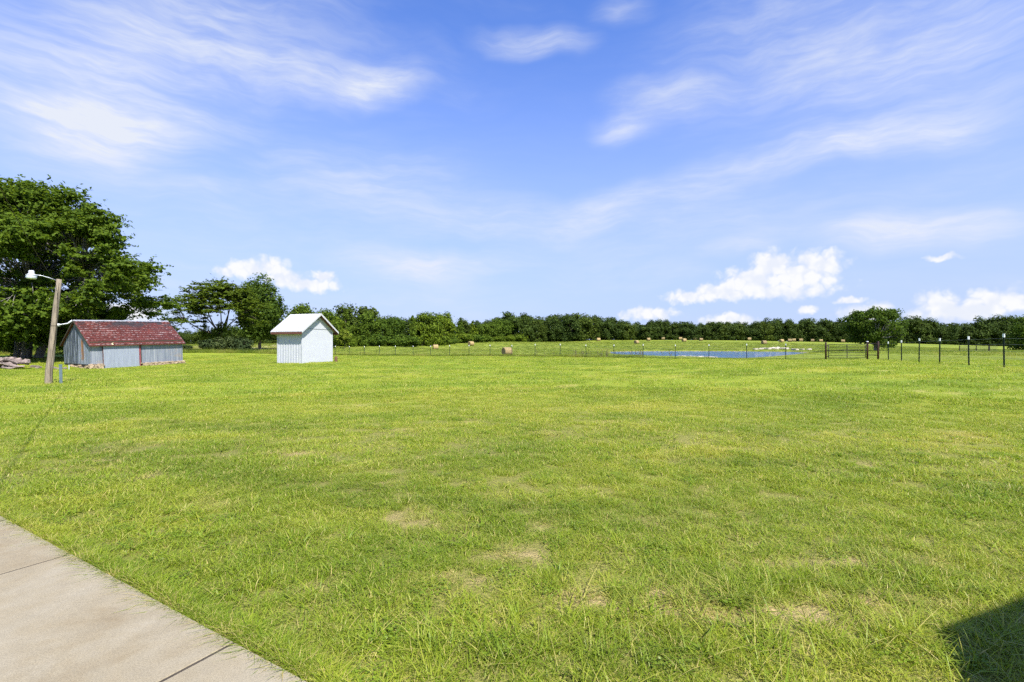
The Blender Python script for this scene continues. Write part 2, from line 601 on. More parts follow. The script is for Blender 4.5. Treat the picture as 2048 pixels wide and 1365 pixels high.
def mat_ground():
    m, k = new_mat('lawn_ground')
    pos = k.n('ShaderNodeNewGeometry').outputs['Position']
    dry = k.attr('dry'); dark = k.attr('dark'); straw = k.attr('straw'); past = k.attr('pasture'); shore = k.attr('shore')
    f1 = k.noise(k.mapping(pos, scale=(6, 9, 1)), 1.0, 5, .7)
    f2 = k.noise(pos, 45.0, 3, .7)
    dry2 = k.math('ADD', dry, k.mapr(k.math('ADD', k.math('MULTIPLY', f1, .6), k.math('MULTIPLY', f2, .4)), .3, .7, -.35, .30, False), clamp=True)
    c = k.mix(1.0, grass_colour(k, dry2, dark, straw), (.80, .80, .80), 'MULTIPLY')
    p1 = k.noise(k.mapping(pos, scale=(.10, .22, 1)), 1.0, 5, .65)
    p2 = k.noise(pos, 1.7, 4, .7)
    pc = k.ramp(k.math('ADD', k.math('MULTIPLY', p1, .6), k.math('MULTIPLY', p2, .4)),
                [(.30, (.105, .150, .014)), (.48, (.165, .21, .020)), (.60, (.22, .255, .032)), (.74, (.29, .285, .06))])
    c = k.mix(past, c, pc)
    thatch = k.ramp(f2, [(.3, (.10, .095, .025)), (.7, (.33, .285, .095))])
    c = k.mix(k.attr('thatch'), c, thatch)
    c = k.mix(k.math('MULTIPLY', straw, k.attr('thatch')), c, k.ramp(f2, [(.3, (.26, .185, .085)), (.7, (.56, .43, .21))]))
    dryfield = k.attr('dryfield')
    c = k.mix(dryfield, c, k.ramp(p2, [(.3, (.24, .22, .08)), (.7, (.42, .37, .16))]))
    sh = k.ramp(k.noise(pos, 2.3, 4, .7), [(.35, (.16, .14, .06)), (.55, (.36, .27, .13)), (.7, (.62, .55, .40))])
    c = k.mix(shore, c, sh)
    h = k.math('ADD', f1, f2)
    finish(k, principled(k, c, .85, 0, .15, bump(k, h, .8, .05)))
    return m


def build_ground():
    def axis(lo, hi, step, far, grow=1.12):
        a = list(np.arange(lo, hi + 1e-6, step))
        s = step; x = hi
        while x < far:
            s *= grow; x += s; a.append(x)
        s = step; x = lo
        while x > -far:
            s *= grow; x -= s; a.insert(0, x)
        return np.array(a)
    xs = axis(-45, 60, .55, 1500)
    ys = axis(-6, 150, .55, 1800)
    xs = np.sort(np.concatenate([xs[(xs < -4.5) | (xs > 4.5)], np.arange(-4.45, 4.46, .09)]))
    ys = np.sort(np.concatenate([ys[(ys < 1.6) | (ys > 7.0)], np.arange(1.65, 6.96, .09)]))
    ys = ys[ys > -250]
    X, Y = np.meshgrid(xs, ys)
    Z = gz(X, Y)
    nx, ny = len(xs), len(ys)
    i = np.arange(nx * ny).reshape(ny, nx)
    F = np.stack([i[:-1, :-1], i[:-1, 1:], i[1:, 1:], i[1:, :-1]], -1).reshape(-1, 4)
    xf, yf = X.ravel(), Y.ravel()
    dry, dark, st = lawn_tint(xf, yf)
    pd = np.full(len(xf), 99.)
    nr = (xf > 0) & (xf < 80) & (yf > 45) & (yf < 145)
    pd[nr] = pond_dist(xf[nr], yf[nr])
    shore = (1 - sstep(.2, 1.8, pd)) * (.55 + .6 * fbm(xf * .6, yf * .6, 41, 3))
    shore = np.clip(shore - .15, 0, 1) * np.where(pd < 0, 1, 1)
    dryf = sstep(-42, -60, xf) * sstep(72, 95, yf) * .9
    me = mesh_np('ground', np.stack([xf, yf, Z.ravel()], -1), F, mat_ground(), True,
                 dict(dry=dry, dark=dark, straw=st, pasture=pasture_mask(xf, yf), shore=shore, dryfield=dryf, thatch=.75 * (1 - sstep(6, 18, np.hypot(xf, yf)))))
    return tag(link(bpy.data.objects.new('ground', me)), 'mown lawn running back into a gently rising hay field', kind='structure')


build_ground()


def build_pond():
    m, k = new_mat('pond_water')
    pos = k.n('ShaderNodeNewGeometry').outputs['Position']
    w1 = k.noise(k.mapping(pos, rot=(0, 0, R(20)), scale=(1.6, 3.2, 1)), 1.0, 4, .6)
    w2 = k.noise(k.mapping(pos, scale=(6, 9, 1)), 1.0, 3, .6)
    h = k.math('ADD', w1, k.math('MULTIPLY', w2, .4))
    nrm = bump(k, h, 1.0, .22)
    finish(k, principled(k, (.010, .075, .265), .06, 0, .38, nrm))
    c = POND.mean(0)
    P = c + (POND - c) * 1.05
    vs = [(x, y, ZW) for x, y in P] + [(c[0], c[1], ZW)]
    n = len(P)
    me = mesh_np('pond', vs, np.array([(i, (i + 1) % n, n) for i in range(n)]), m)
    o = link(bpy.data.objects.new('pond', me))
    tag(o, 'blue rippled farm pond behind the wire fence', kind='structure')


build_pond()

# ------------------------------------------------------------------ plain materials
def mat_simple(name, col, rough=.6, metal=0.0, spec=.4, var=.25, scale=6.0, bumpd=.0, stretch=(1, 1, 1), obj_var=0.0, col2=None):
    m, k = new_mat(name)
    co = k.n('ShaderNodeTexCoord').outputs['Object']
    n = k.noise(k.mapping(co, scale=stretch), scale, 6, .65)
    c2 = col2 or tuple(x * (1 - var) for x in col)
    c = k.mix(k.mapr(n, .3, .7), c2, col)
    if obj_var:
        rnd = k.n('ShaderNodeObjectInfo').outputs['Random']
        c = k.mix(1.0, c, k.ramp(rnd, [(0, (1 - obj_var,) * 3), (1, (1 + obj_var * .4, 1 + obj_var * .35, 1 + obj_var * .3))]), 'MULTIPLY')
    finish(k, principled(k, c, rough, metal, spec, bump(k, n, .6, bumpd) if bumpd else None))
    return m


def mat_concrete():
    m, k = new_mat('concrete')
    pos = k.n('ShaderNodeNewGeometry').outputs['Position']
    big = k.noise(pos, 1.6, 5, .65, .4)
    mid = k.noise(pos, 9.0, 5, .7)
    fine = k.noise(pos, 160.0, 3, .7)
    c = k.ramp(big, [(.28, (.215, .168, .098)), (.46, (.275, .234, .156)), (.64, (.310, .275, .200))])
    c = k.mix(k.mapr(mid, .35, .75, 0, .45), c, (.225, .196, .138))
    c = k.mix(1.0, c, k.ramp(fine, [(.25, (.66, .66, .66)), (.6, (1.10, 1.10, 1.10))]), 'MULTIPLY')
    sp = k.noise(pos, 40.0, 2, .5)
    c = k.mix(k.mapr(sp, .72, .76, 0, .35), c, (.16, .14, .11))
    finish(k, principled(k, c, .88, 0, .25, bump(k, k.math('ADD', fine, k.math('MULTIPLY', mid, .5)), .45, .004)))
    return m


M = {}
M['concrete'] = mat_concrete()
M['white_paint'] = mat_simple('white_paint', (.465, .480, .515), .45, 0, .4, .05, 2.0)
M['white_roof'] = mat_simple('white_roof', (.47, .475, .485), .40, 0, .4, .05, 1.5)
M['brown_trim'] = mat_simple('brown_trim', (.13, .05, .035), .6, 0, .3, .3)
M['vent_grey'] = mat_simple('vent_grey', (.30, .32, .35), .6)
M['joint'] = mat_simple('joint_dirt', (.060, .048, .034), .95)
M['soil'] = mat_simple('dark_soil', (.05, .04, .025), .95)
M['pole_wood'] = mat_simple('pole_wood', (.30, .25, .185), .85, 0, .2, .55, 3.0, .012, (6, 6, .5))
M['lamp_white'] = mat_simple('lamp_white', (.50, .52, .54), .45, 0, .4, .12)
M['lamp_glass'] = mat_simple('lamp_glass', (.60, .64, .68), .18, 0, .6, .12)
M['galv'] = mat_simple('galvanised', (.55, .57, .60), .45, .6, .5, .2)
M['post_green'] = mat_simple('post_green', (.022, .040, .028), .55, .1, .4, .3)
M['post_white'] = mat_simple('post_tip_white', (.85, .86, .86), .5)
M['gate_brown'] = mat_simple('gate_brown', (.060, .026, .017), .5, .2, .4, .4)
M['gate_metal'] = mat_simple('gate_metal', (.030, .024, .020), .5, .3, .4, .4)
M['wire'] = mat_simple('fence_wire', (.30, .31, .31), .5, .7, .5)
M['stake_blue'] = mat_simple('stake_blue', (.10, .145, .17), .55, 0, .4, .2)
M['stump'] = mat_simple('stump_wood', (.17, .10, .055), .85, 0, .2, .5, 9, .01)
M['stone_pale'] = mat_simple('limestone', (.42, .33, .22), .85, 0, .2, .35, 5, .02, obj_var=.30)
M['stone_grey'] = mat_simple('slab_stone', (.33, .265, .235), .85, 0, .2, .45, 4, .02, obj_var=.35)
M['rock_white'] = mat_simple('white_rock', (.50, .45, .36), .85, 0, .2, .25, 4, .02, obj_var=.15)
M['bark'] = mat_simple('bark', (.16, .13, .10), .9, 0, .15, .5, 5, .02, (4, 4, .8))
M['bark_grey'] = mat_simple('bark_grey', (.25, .23, .21), .9, 0, .15, .5, 5, .02, (4, 4, .8))
M['red_trim'] = mat_simple('red_trim', (.26, .075, .085), .65, 0, .3, .35)
M['cream'] = mat_simple('cream_lamp', (.75, .68, .42), .5)
M['house_white'] = mat_simple('house_siding', (.62, .60, .56), .6)
M['shingle_dark'] = mat_simple('house_roof', (.10, .09, .085), .9)


def mat_tin():
    m, k = new_mat('weathered_tin')
    co = k.n('ShaderNodeTexCoord').outputs['Object']
    rnd = k.n('ShaderNodeObjectInfo').outputs['Random']
    off = k.vmath('ADD', co, k.vmath('SCALE', (13.0, 7.0, 3.0), scale=rnd))
    st = k.noise(k.mapping(off, scale=(7, 7, .35)), 1.0, 5, .65)
    bl = k.noise(k.mapping(off, scale=(.7, .7, 1.1)), 1.0, 5, .65, .3)
    c = k.ramp(st, [(.25, (.125, .148, .185)), (.5, (.195, .220, .262)), (.75, (.31, .325, .35))])
    c = k.mix(k.mapr(bl, .56, .72, 0, .40), c, (.33, .25, .14))
    c = k.mix(1.0, c, k.ramp(rnd, [(0, (.82, .84, .88)), (1, (1.18, 1.16, 1.14))]), 'MULTIPLY')
    finish(k, principled(k, c, .55, .25, .5))
    return m


def mat_tin_gable():
    m, k = new_mat('streaked_tin')
    co = k.n('ShaderNodeTexCoord').outputs['Object']
    st = k.noise(k.mapping(co, scale=(7, 5, .5)), 1.0, 5, .65)
    c = k.ramp(st, [(.25, (.15, .18, .23)), (.5, (.24, .275, .33)), (.75, (.36, .385, .43))])
    # tree-shadow streaks painted into the colour towards the back corner, and one rust run
    sep = k.n('ShaderNodeSeparateXYZ'); k.put(sep.inputs[0], co)
    y, z = sep.outputs[1], sep.outputs[2]
    wob = k.noise(k.mapping(co, scale=(1, 2.2, 1.2)), 1.0, 4, .6)
    shade_streak = k.noise(k.mapping(co, rot=(R(20), 0, 0), scale=(1, 3.6, .45)), 1.0, 4, .6)
    dk = k.math('MULTIPLY', k.mapr(shade_streak, .40, .52), k.mapr(y, 1.9, 2.7, 0, .92))
    c = k.mix(dk, c, (.055, .068, .09))
    dist = k.math('ABSOLUTE', k.math('ADD', k.math('SUBTRACT', y, 1.62), k.math('MULTIPLY', k.math('SUBTRACT', wob, .5), .7)))
    rust = k.math('MULTIPLY', k.mapr(dist, .42, .12, 0, 1), k.math('MULTIPLY', k.mapr(z, .55, 1.0), k.mapr(z, 2.9, 2.3)))
    rust = k.math('MULTIPLY', rust, k.mapr(st, .3, .55, .25, 1))
    c = k.mix(rust, c, (.30, .13, .035))
    finish(k, principled(k, c, .6, .2, .4))
    return m


def mat_red_shingle():
    m, k = new_mat('red_metal_shingle')
    co = k.n('ShaderNodeTexCoord').outputs['Object']
    rnd = k.n('ShaderNodeObjectInfo').outputs['Random']
    pos = k.n('ShaderNodeNewGeometry').outputs['Position']
    off = k.vmath('ADD', co, k.vmath('SCALE', (31.0, 17.0, 5.0), scale=rnd))
    n = k.noise(off, 9.0, 5, .7)
    c = k.ramp(n, [(.3, (.060, .015, .011)), (.6, (.108, .025, .018)), (.8, (.16, .052, .036))])
    c = k.mix(1.0, c, k.ramp(rnd, [(0, (.72, .72, .74)), (.6, (1, 1, 1)), (1, (1.25, 1.3, 1.3))]), 'MULTIPLY')
    wear = k.attr('wear')
    bigp = k.noise(pos, .55, 4, .6)
    w = k.math('MULTIPLY', wear, k.mapr(k.math('ADD', k.noise(off, 5.0, 4, .65), k.math('MULTIPLY', bigp, .35)), .64, .86, 0, .9), clamp=True)
    c = k.mix(w, c, (.46, .37, .35))
    dk = k.noise(k.mapping(pos, scale=(.9, .9, 1.6)), 1.0, 5, .65)
    # bare black patches along the ridge
    sep = k.n('ShaderNodeSeparateXYZ'); k.put(sep.inputs[0], pos)
    up = k.mapr(sep.outputs[2], 2.75, 3.6)
    c = k.mix(k.math('MULTIPLY', k.mapr(dk, .47, .55), up), c, (.035, .030, .032))
    finish(k, principled(k, c, .55, .1, .4))
    return m


M['tin'] = mat_tin()
M['tin_gable'] = mat_tin_gable()
M['red_shingle'] = mat_red_shingle()


def mat_leaf(name, dark, bright, trans=.30, obj_var=.0, rough=.5):
    m, k = new_mat(name)
    t = k.attr('tint')
    c = k.mix(t, dark, bright)
    if obj_var:
        rnd = k.n('ShaderNodeObjectInfo').outputs['Random']
        c = k.mix(1.0, c, k.ramp(rnd, [(0, (.72, .78, .80)), (.35, (.95, .95, .9)), (.7, (1.05, 1.02, .95)), (1, (1.40, 1.25, .85))]), 'MULTIPLY')
    p = principled(k, c, .65, 0, .10)
    tr = k.n('ShaderNodeBsdfTranslucent')
    k.put(tr.inputs[0], k.mix(1.0, c, (1.3, 1.25, .7), 'MULTIPLY'))
    mx = k.n('ShaderNodeMixShader')
    mx.inputs[0].default_value = trans
    k.put(mx.inputs[1], p)
    k.put(mx.inputs[2], tr.outputs[0])
    finish(k, mx.outputs[0])
    return m


M['leaf_maple'] = mat_leaf('leaf_maple', (.046, .086, .010), (.145, .215, .020), .48)
M['leaf_locust'] = mat_leaf('leaf_locust', (.048, .084, .009), (.145, .200, .020), .45)
M['leaf_oak'] = mat_leaf('leaf_oak', (.034, .066, .009), (.095, .150, .017), .38)
M['leaf_far'] = mat_leaf('leaf_far', (.028, .052, .010), (.070, .106, .018), .28, .6)
M['leaf_mid'] = mat_leaf('leaf_mid', (.034, .068, .008), (.130, .195, .018), .30, .6)
M['leaf_bright'] = mat_leaf('leaf_bright', (.07, .11, .014), (.24, .29, .03), .35)
M['leaf_shrub'] = mat_leaf('leaf_shrub', (.030, .050, .018), (.085, .115, .040), .25, .4)


# ------------------------------------------------------------------ trees
def leaves(cen, nor, size, asp, r):
    """one small rhombic leaf per centre, facing nor"""
    n = len(cen)
    nor = nor / (np.linalg.norm(nor, axis=1, keepdims=True) + 1e-9)
    a = r.normal(size=(n, 3))
    a -= nor * (a * nor).sum(1, keepdims=True)
    a /= np.linalg.norm(a, axis=1, keepdims=True) + 1e-9
    b = np.cross(nor, a)
    s = (size * (.65 + .7 * r.random(n)))[:, None] if np.ndim(size) == 0 else size[:, None]
    w = s * asp
    bend = nor * s * (.15 * r.normal(size=(n, 1)))
    v = np.stack([cen - a * s, cen + b * w + bend, cen + a * s, cen - b * w + bend], 1).reshape(-1, 3)
    f = np.arange(4 * n).reshape(-1, 4)
    return v, f


def clump_leaves(c, rad, n, r, up=.35, jit=.75, shell=.55):
    d = r.normal(size=(n, 3))
    d /= np.linalg.norm(d, axis=1, keepdims=True)
    rr = shell + (1 - shell) * r.random((n, 1)) ** .6
    rr = rr * (1 + .22 * r.normal(size=(n, 1)))
    p = c + d * rad * rr
    nor = d * .75 + np.array([0, 0, up]) + r.normal(size=(n, 3)) * jit
    return p, nor


def spray_leaves(c, out, length, ntw, per, r, spread=.7, flat=.35, width=.22, lift=.0, sway=(0, 0, 0)):
    """twigs fanning out from c roughly along out, leaves strung along them"""
    P = []; N = []; tw = []
    out = np.array(out) / (np.linalg.norm(out) + 1e-9)
    for _ in range(ntw):
        d = out + r.normal(size=3) * np.array([spread, spread, flat]) + np.array([0, 0, lift]) + np.array(sway)
        d /= np.linalg.norm(d) + 1e-9
        L = length * (.55 + .6 * r.random())
        t = r.random(per) ** .8
        droop = -.10 * L * t ** 2
        p = c + d * (t * L)[:, None] + r.normal(size=(per, 3)) * np.array([width, width, width * .55]) * (1 - .5 * t)[:, None]
        p[:, 2] += droop
        P.append(p)
        N.append(np.array([0, 0, 1.0]) + d * .5 + r.normal(size=(per, 3)) * .6)
        tw.append((c, c + d * L * .85))
    return np.concatenate(P), np.concatenate(N), tw


def limb(mb, a, b, r0, r1, r, seg=6, sag=.12, n=5):
    a, b = Vector(a), Vector(b)
    L = (b - a).length
    pts = []; rad = []
    o = Vector((r.normal(), r.normal(), r.normal() * .4)) * L * .06
    for i in range(n + 1):
        t = i / n
        p = a.lerp(b, t) + o * math.sin(math.pi * t) + Vector((0, 0, L * sag * math.sin(math.pi * t)))
        pts.append(p); rad.append(r0 + (r1 - r0) * t)
    mb.tube(pts, rad, seg, cap=False)
    return pts


def crown_mesh(name, P, N, size, asp, mat, r, zlo=None, tint_pow=1.0, depth_c=None):
    v, f = leaves(P, N, size, asp, r)
    t = np.clip(r.random(len(P)) ** tint_pow, 0, 1)
    return mesh_np(name, v, f, mat, False, dict(tint=np.repeat(t, 4)))


def broad_tree(seed, H, W, trunk_h, n_cl, per, leaf, lmat, bark, trunk_r=.22, shape='round', clump=.2, skirt=0):
    """round crowned broadleaf: returns (trunk mesh, crown mesh)"""
    r = np.random.default_rng(seed)
    mb = MB()
    zc0 = trunk_h
    Hc = H - trunk_h
    P = []; N = []
    fork = Vector((r.normal() * .03 * W, r.normal() * .03 * W, trunk_h + Hc * .18))
    limb(mb, (0, 0, -.25), fork, trunk_r, trunk_r * .7, r, 8, 0, 4)
    for i in range(n_cl):
        d = r.normal(size=3)
        d /= np.linalg.norm(d)
        t = (i + .5) / n_cl
        if shape == 'round':
            q = .50 + .42 * r.random()
            c = np.array([d[0] * W / 2 * q, d[1] * W / 2 * q, zc0 + Hc * .5 + d[2] * Hc / 2 * (q - .02)])
            rad = W * clump * (.7 + .6 * r.random()) * np.array([1, 1, .8])
        elif shape == 'cone':
            h = r.random() ** 1.25
            ang = r.random() * 2 * math.pi
            rr = W / 2 * (1 - h) ** .75 * (.35 + .5 * r.random())
            c = np.array([math.cos(ang) * rr, math.sin(ang) * rr, zc0 + Hc * (.04 + .90 * h)])
            rad = W * clump * (1.05 - .65 * h) * np.array([1, 1, 1.1])
        else:  # tall
            q = .45 + .45 * r.random()
            wz = d[2]
            taper = 1 - .35 * max(0, wz)
            c = np.array([d[0] * W / 2 * q * taper, d[1] * W / 2 * q * taper, zc0 + Hc * .5 + wz * Hc / 2 * (q + .02)])
            rad = W * clump * (.7 + .55 * r.random()) * np.array([1, 1, .95])
        p, nn = clump_leaves(c, rad, per, r)
        P.append(p); N.append(nn)
        if i % 3 == 0:
            limb(mb, fork, c, trunk_r * .45, .03, r, 5, .05, 3)
    for i in range(skirt):                    # low branches and undergrowth down to the ground
        ang = 2 * math.pi * (i + r.random()) / skirt
        q = W * (.20 + .26 * r.random())
        c = np.array([math.cos(ang) * q, math.sin(ang) * q, H * (.05 + .22 * r.random())])
        p, nn = clump_leaves(c, W * .16 * np.array([1, 1, .95]), per, r)
        P.append(p); N.append(nn)
    P = np.concatenate(P); N = np.concatenate(N)
    P[:, 2] = np.maximum(P[:, 2], .1 + .15 * r.random(len(P)))
    cen = np.array([0, 0, zc0 + Hc * .45])
    N = N + (P - cen) / (W * .5) * .5
    return mb.mesh('trunk', bark, True), crown_mesh('crown', P, N, leaf, .62, lmat, r)


ONES = ['', 'first', 'second', 'third', 'fourth', 'fifth', 'sixth', 'seventh', 'eighth', 'ninth', 'tenth', 'eleventh', 'twelfth', 'thirteenth', 'fourteenth', 'fifteenth', 'sixteenth', 'seventeenth', 'eighteenth', 'nineteenth']
TENS = ['', '', 'twenty', 'thirty', 'forty', 'fifty', 'sixty', 'seventy', 'eighty', 'ninety']


def nth(i):
    if i < 20: return ONES[i]
    t, o = divmod(i, 10)
    return (TENS[t][:-1] + 'ieth') if o == 0 else TENS[t] + '-' + ONES[o]


COUNT = {}


def order(key):
    COUNT[key] = COUNT.get(key, 0) + 1
    return nth(COUNT[key])


def place_tree(name, meshes, loc, rz=0.0, sc=(1, 1, 1), label=None, cat='tree', group=None):
    e = empty(name, loc, (0, 0, rz))
    e.scale = sc
    for nm, me in zip(('trunk', 'crown'), meshes):
        o = bpy.data.objects.new(nm, me)
        link(o, e)
    return tag(e, label, cat, group)


def maple():
    r = np.random.default_rng(11)
    mb = MB()
    X, Y = px(48, 50)
    z = g1(X, Y)
    H = 18.6
    P = []; N = []
    stems = [(-1.9, .2, 1.0), (.6, -.3, 0), (2.4, .8, -.6), (-.4, 1.2, .4)]
    forks = []
    for (sx, sy, _) in stems:
        top = Vector((sx * 2.0, sy * 2.0, 7.0 + r.random() * 2))
        limb(mb, (sx * .42, sy * .42, -.3), top, .38, .20, r, 10, .04, 6)
        forks.append(top)
    # main lobes: (dx right, dy depth, z, radius)
    n = 0
    cl = []
    for i in range(430):
        ang = r.random() * 2 * math.pi
        h = r.random()
        hz = 2.2 + (H - 3.7) * h ** 1.05
        prof = math.sin(math.pi * min(1, max(0.0, (h * .86 + .16)))) ** .55
        rad = 12.6 * prof * (r.random() ** .38)
        c = np.array([math.cos(ang) * rad, math.sin(ang) * rad * .9, hz - .08 * rad])
        lim = float(np.interp(c[2], [2, 4.5, 6, 8, 10.5, 12, 14, 16, 18.5], [5.5, 6.8, 9.5, 11.6, 11.8, 9.4, 9.0, 6.6, 3.0]))
        if c[0] > lim: c[0] = lim * r.random() ** .4
        # hollow out some gaps
        if vnoise(c[0] * .30 + 5, c[2] * .36 + c[1] * .2, 77) < (.36 if c[0] > 2 else .26) and rad > 6:
            continue
        cl.append(c)
    # long sprays reaching out over the barn roof
    for c in ([11.9, -3, 8.4], [12.6, -2.5, 8.9], [11.0, -4, 7.0], [10.0, -4.5, 6.2], [9.6, -2, 12.6], [10.0, -2, 11.6], [9.4, -1.5, 13.4], [11.4, -2.5, 7.7], [12.2, -2, 9.5],
              [7.0, -6.5, 4.6], [6.0, -7, 4.2], [8.0, -5.5, 4.6], [3.4, -1, 17.0], [5.0, -1, 16.6], [1.0, -1, 17.3], [-2, -1, 17.0], [9.2, -3, 5.6],
              [6.2, -1, 16.4], [5.2, -2, 15.6], [6.4, 0, 15.4], [8.6, -1.5, 14.8], [9.4, -1, 14.2], [9.9, -1.5, 13.2], [8.4, -2.5, 13.8], [7.2, -2, 14.4], [9.8, -2, 12.2], [8.8, -2.5, 12.8],
              [3.0, -2.5, 16.2], [-.6, -2, 16.8], [-4, -2, 16.4], [4.2, -3, 14.8], [10.3, -2.5, 10.6], [6.0, -3, 13.6]):
        cl.append(np.array(c, dtype=float))
    ctr = np.array([0, 0, 7.0])
    for c in cl:
        out = (c - ctr) * np.array([1, 1, .45]) + np.array([2.2, 0, .6])
        p, nn, tw = spray_leaves(c - out / np.linalg.norm(out) * .8, out, 2.6, 11, 26, r, .62, .30, .20, .05, (.25, 0, 0))
        P.append(p); N.append(nn)
        p, nn = clump_leaves(c, np.array([1.25, 1.25, .7]), 90, r, .5, .6, .3)
        P.append(p); N.append(nn)
        fk = min(forks, key=lambda q: (q - Vector(c)).length + r.random() * 2)
        limb(mb, fk, c, .055, .015, r, 5, .06, 4)
    P = np.concatenate(P); N = np.concatenate(N)
    tr = mb.mesh('trunk', M['bark_grey'], True)
    cr = crown_mesh('crown', P, N, .17, .62, M['leaf_maple'], r)
    place_tree('maple_tree', (tr, cr), (X, Y, z), 0, (1, 1, 1), 'huge spreading tree with feathery foliage overhanging the red-roofed barn at the left edge')


def locust():
    r = np.random.default_rng(5)
    mb = MB()
    X, Y = px(437, 80)
    z = g1(X, Y)
    P = []; N = []
    f0 = Vector((.3, 0, 2.4))
    limb(mb, (0, 0, -.3), f0, .30, .22, r, 8, 0, 4)
    mains = []
    for (dx, dy, h) in ((-3.6, .5, 6.6), (-1.6, -1, 8.0), (.8, 1, 8.8), (2.7, -.6, 8.0), (4.0, .6, 6.4), (-4.8, -.8, 4.8), (1.2, -1.5, 7.0)):
        t = Vector((dx, dy, h))
        limb(mb, f0, t, .14, .07, r, 6, -.02, 5)
        mains.append(t)
    cl = []
    for i in range(170):
        ang = r.random() * 2 * math.pi
        rad = 6.6 * math.sqrt(r.random())
        x, y = math.cos(ang) * rad * 1.08, math.sin(ang) * rad * .8
        top = 11.6 - .085 * rad * rad - .35 * r.random()
        hz = top - (r.random() ** 1.3) * (4.2 if rad > 2.5 else 2.6)
        cl.append(np.array([x, y, hz]))
    for c in ([-7.9, -.5, 6.9], [-8.5, 0, 5.2], [-7.6, -1, 4.5], [-6.9, 0, 8.3], [-8.2, .4, 3.9], [-6.4, -1.2, 3.5], [5.8, -1, 5.0], [6.4, -.4, 4.0]):
        cl.append(np.array(c, dtype=float))
    for c in cl:
        out = np.array([c[0], c[1], .5]) + r.normal(size=3) * .6
        p, nn, tw = spray_leaves(c - out / np.linalg.norm(out) * .5, out, 1.9, 9, 22, r, .8, .14, .14, .02)
        P.append(p); N.append(nn + np.array([0, 0, .6]))
        fk = min(mains, key=lambda q: (q - Vector(c)).length)
        limb(mb, fk, c, .05, .015, r, 5, -.03, 3)
    # leafy suckers round the foot
    for i in range(16):
        c = np.array([r.normal() * 1.6, r.normal() * .8, 1.2 + 2.6 * r.random()])
        p, nn = clump_leaves(c, np.array([1.0, .8, .8]), 110, r)
        P.append(p); N.append(nn)
    P = np.concatenate(P); N = np.concatenate(N)
    place_tree('locust_tree', (mb.mesh('trunk', M['bark'], True), crown_mesh('crown', P, N, .17, .55, M['leaf_locust'], r)), (X, Y, z), 0, (1, 1, 1),
               'airy flat-topped tree with layered branches and sky gaps between barn and white shed')


def oak():
    X, Y = px(520, 95)
    ms = broad_tree(21, 14.2, 9.4, 1.6, 62, 330, .22, M['leaf_oak'], M['bark'], .32, 'tall', .155)
    place_tree('oak_tree', ms, (X, Y, g1(X, Y)), 0, (1, 1, 1), 'tall dense dark green tree just left of the white shed')


def lone_tree():
    r = np.random.default_rng(31)
    X, Y = px(1752, 95)
    z = g1(X, Y)
    mb = MB()
    fork = Vector((0, 0, 1.9))
    limb(mb, (0, 0, -.3), fork, .36, .28, r, 8, 0, 3)
    P = []; N = []
    mains = []
    for (dx, dy, h) in ((-3.0, 0, 4.8), (-1.2, -1, 6.6), (.6, -.6, 7.4), (2.4, 0, 6.0), (3.6, -.5, 4.2), (1.4, -1.5, 5.4), (-2.0, 1.5, 5.4), (4.0, -1.0, 3.0)):
        t = Vector((dx, dy, h))
        limb(mb, fork, t, .15, .06, r, 6, .03, 5)
        mains.append(t)
        for q in range(3):
            t2 = t + Vector((r.normal() * .9, -.6 + r.normal() * .5, .6 + r.normal() * .5))
            limb(mb, t, t2, .05, .015, r, 5, .03, 3)
    for i in range(120):
        d = r.normal(size=3); d /= np.linalg.norm(d)
        q = .62 + .38 * r.random()
        c = np.array([d[0] * 5.6 * q, d[1] * 5.0 * q, 4.7 + d[2] * 3.9 * q])
        if c[2] < 1.0: c[2] = 1.0 + r.random() * .6
        # open window where bare limbs show
        if 0.2 < c[0] < 3.6 and c[1] < 1.0 and 2.2 < c[2] < 6.4: continue
        p, nn = clump_leaves(c, np.array([1.1, 1.1, .75]) * (.7 + .5 * r.random()), 130, r, .4, .7, .4)
        P.append(p); N.append(nn)
        fk = min(mains, key=lambda q: (q - Vector(c)).length)
        if i % 2 == 0: limb(mb, fk, c, .045, .015, r, 5, .02, 3)
    P = np.concatenate(P); N = np.concatenate(N)
    place_tree('pasture_tree', (mb.mesh('trunk', M['bark_grey'], True), crown_mesh('crown', P, N, .20, .62, M['leaf_oak'], r)), (X, Y, z), 0, (1, 1, 1),
               'lone round tree with bare grey limbs showing, standing behind the metal gate')


maple()
locust()
oak()
lone_tree()

ROUND = [broad_tree(100 + i, 11.5, 9.5, 1.2, 26, 120, .36, M['leaf_far'], M['bark'], .2, 'round', .19, 11) for i in range(4)]
TALL = [broad_tree(120 + i, 12.5, 8.0, 1.0, 28, 115, .36, M['leaf_far'], M['bark'], .2, 'tall', .2, 11) for i in range(4)]
MIDR = [broad_tree(140 + i, 10.5, 8.5, .9, 36, 190, .24, M['leaf_mid'], M['bark'], .2, 'round', .17, 9) for i in range(4)]
CEDAR = [broad_tree(160 + i, 9.5, 5.0, .4, 36, 110, .22, M['leaf_mid'], M['bark'], .16, 'cone', .17) for i in range(2)]


def top_row(u):
    """photograph row of the woodland skyline at column u"""
    return float(np.interp(u, [620, 650, 690, 720, 745, 770, 790, 815, 845, 870, 905, 930, 950, 985, 1020, 1050, 1075, 1110, 1150, 1190, 1230, 1270, 1320, 1380, 1450, 1500, 1545, 1600, 1680, 1760, 1830, 1880, 1930, 1960, 2030, 2100, 2300],
                           [618, 616, 608, 606, 614, 634, 624, 634, 619, 628, 625, 634, 640, 634, 624, 627, 629, 630, 626, 630, 637, 643, 640, 644, 641, 645, 637, 640, 635, 636, 634, 640, 645, 634, 632, 630, 630]))


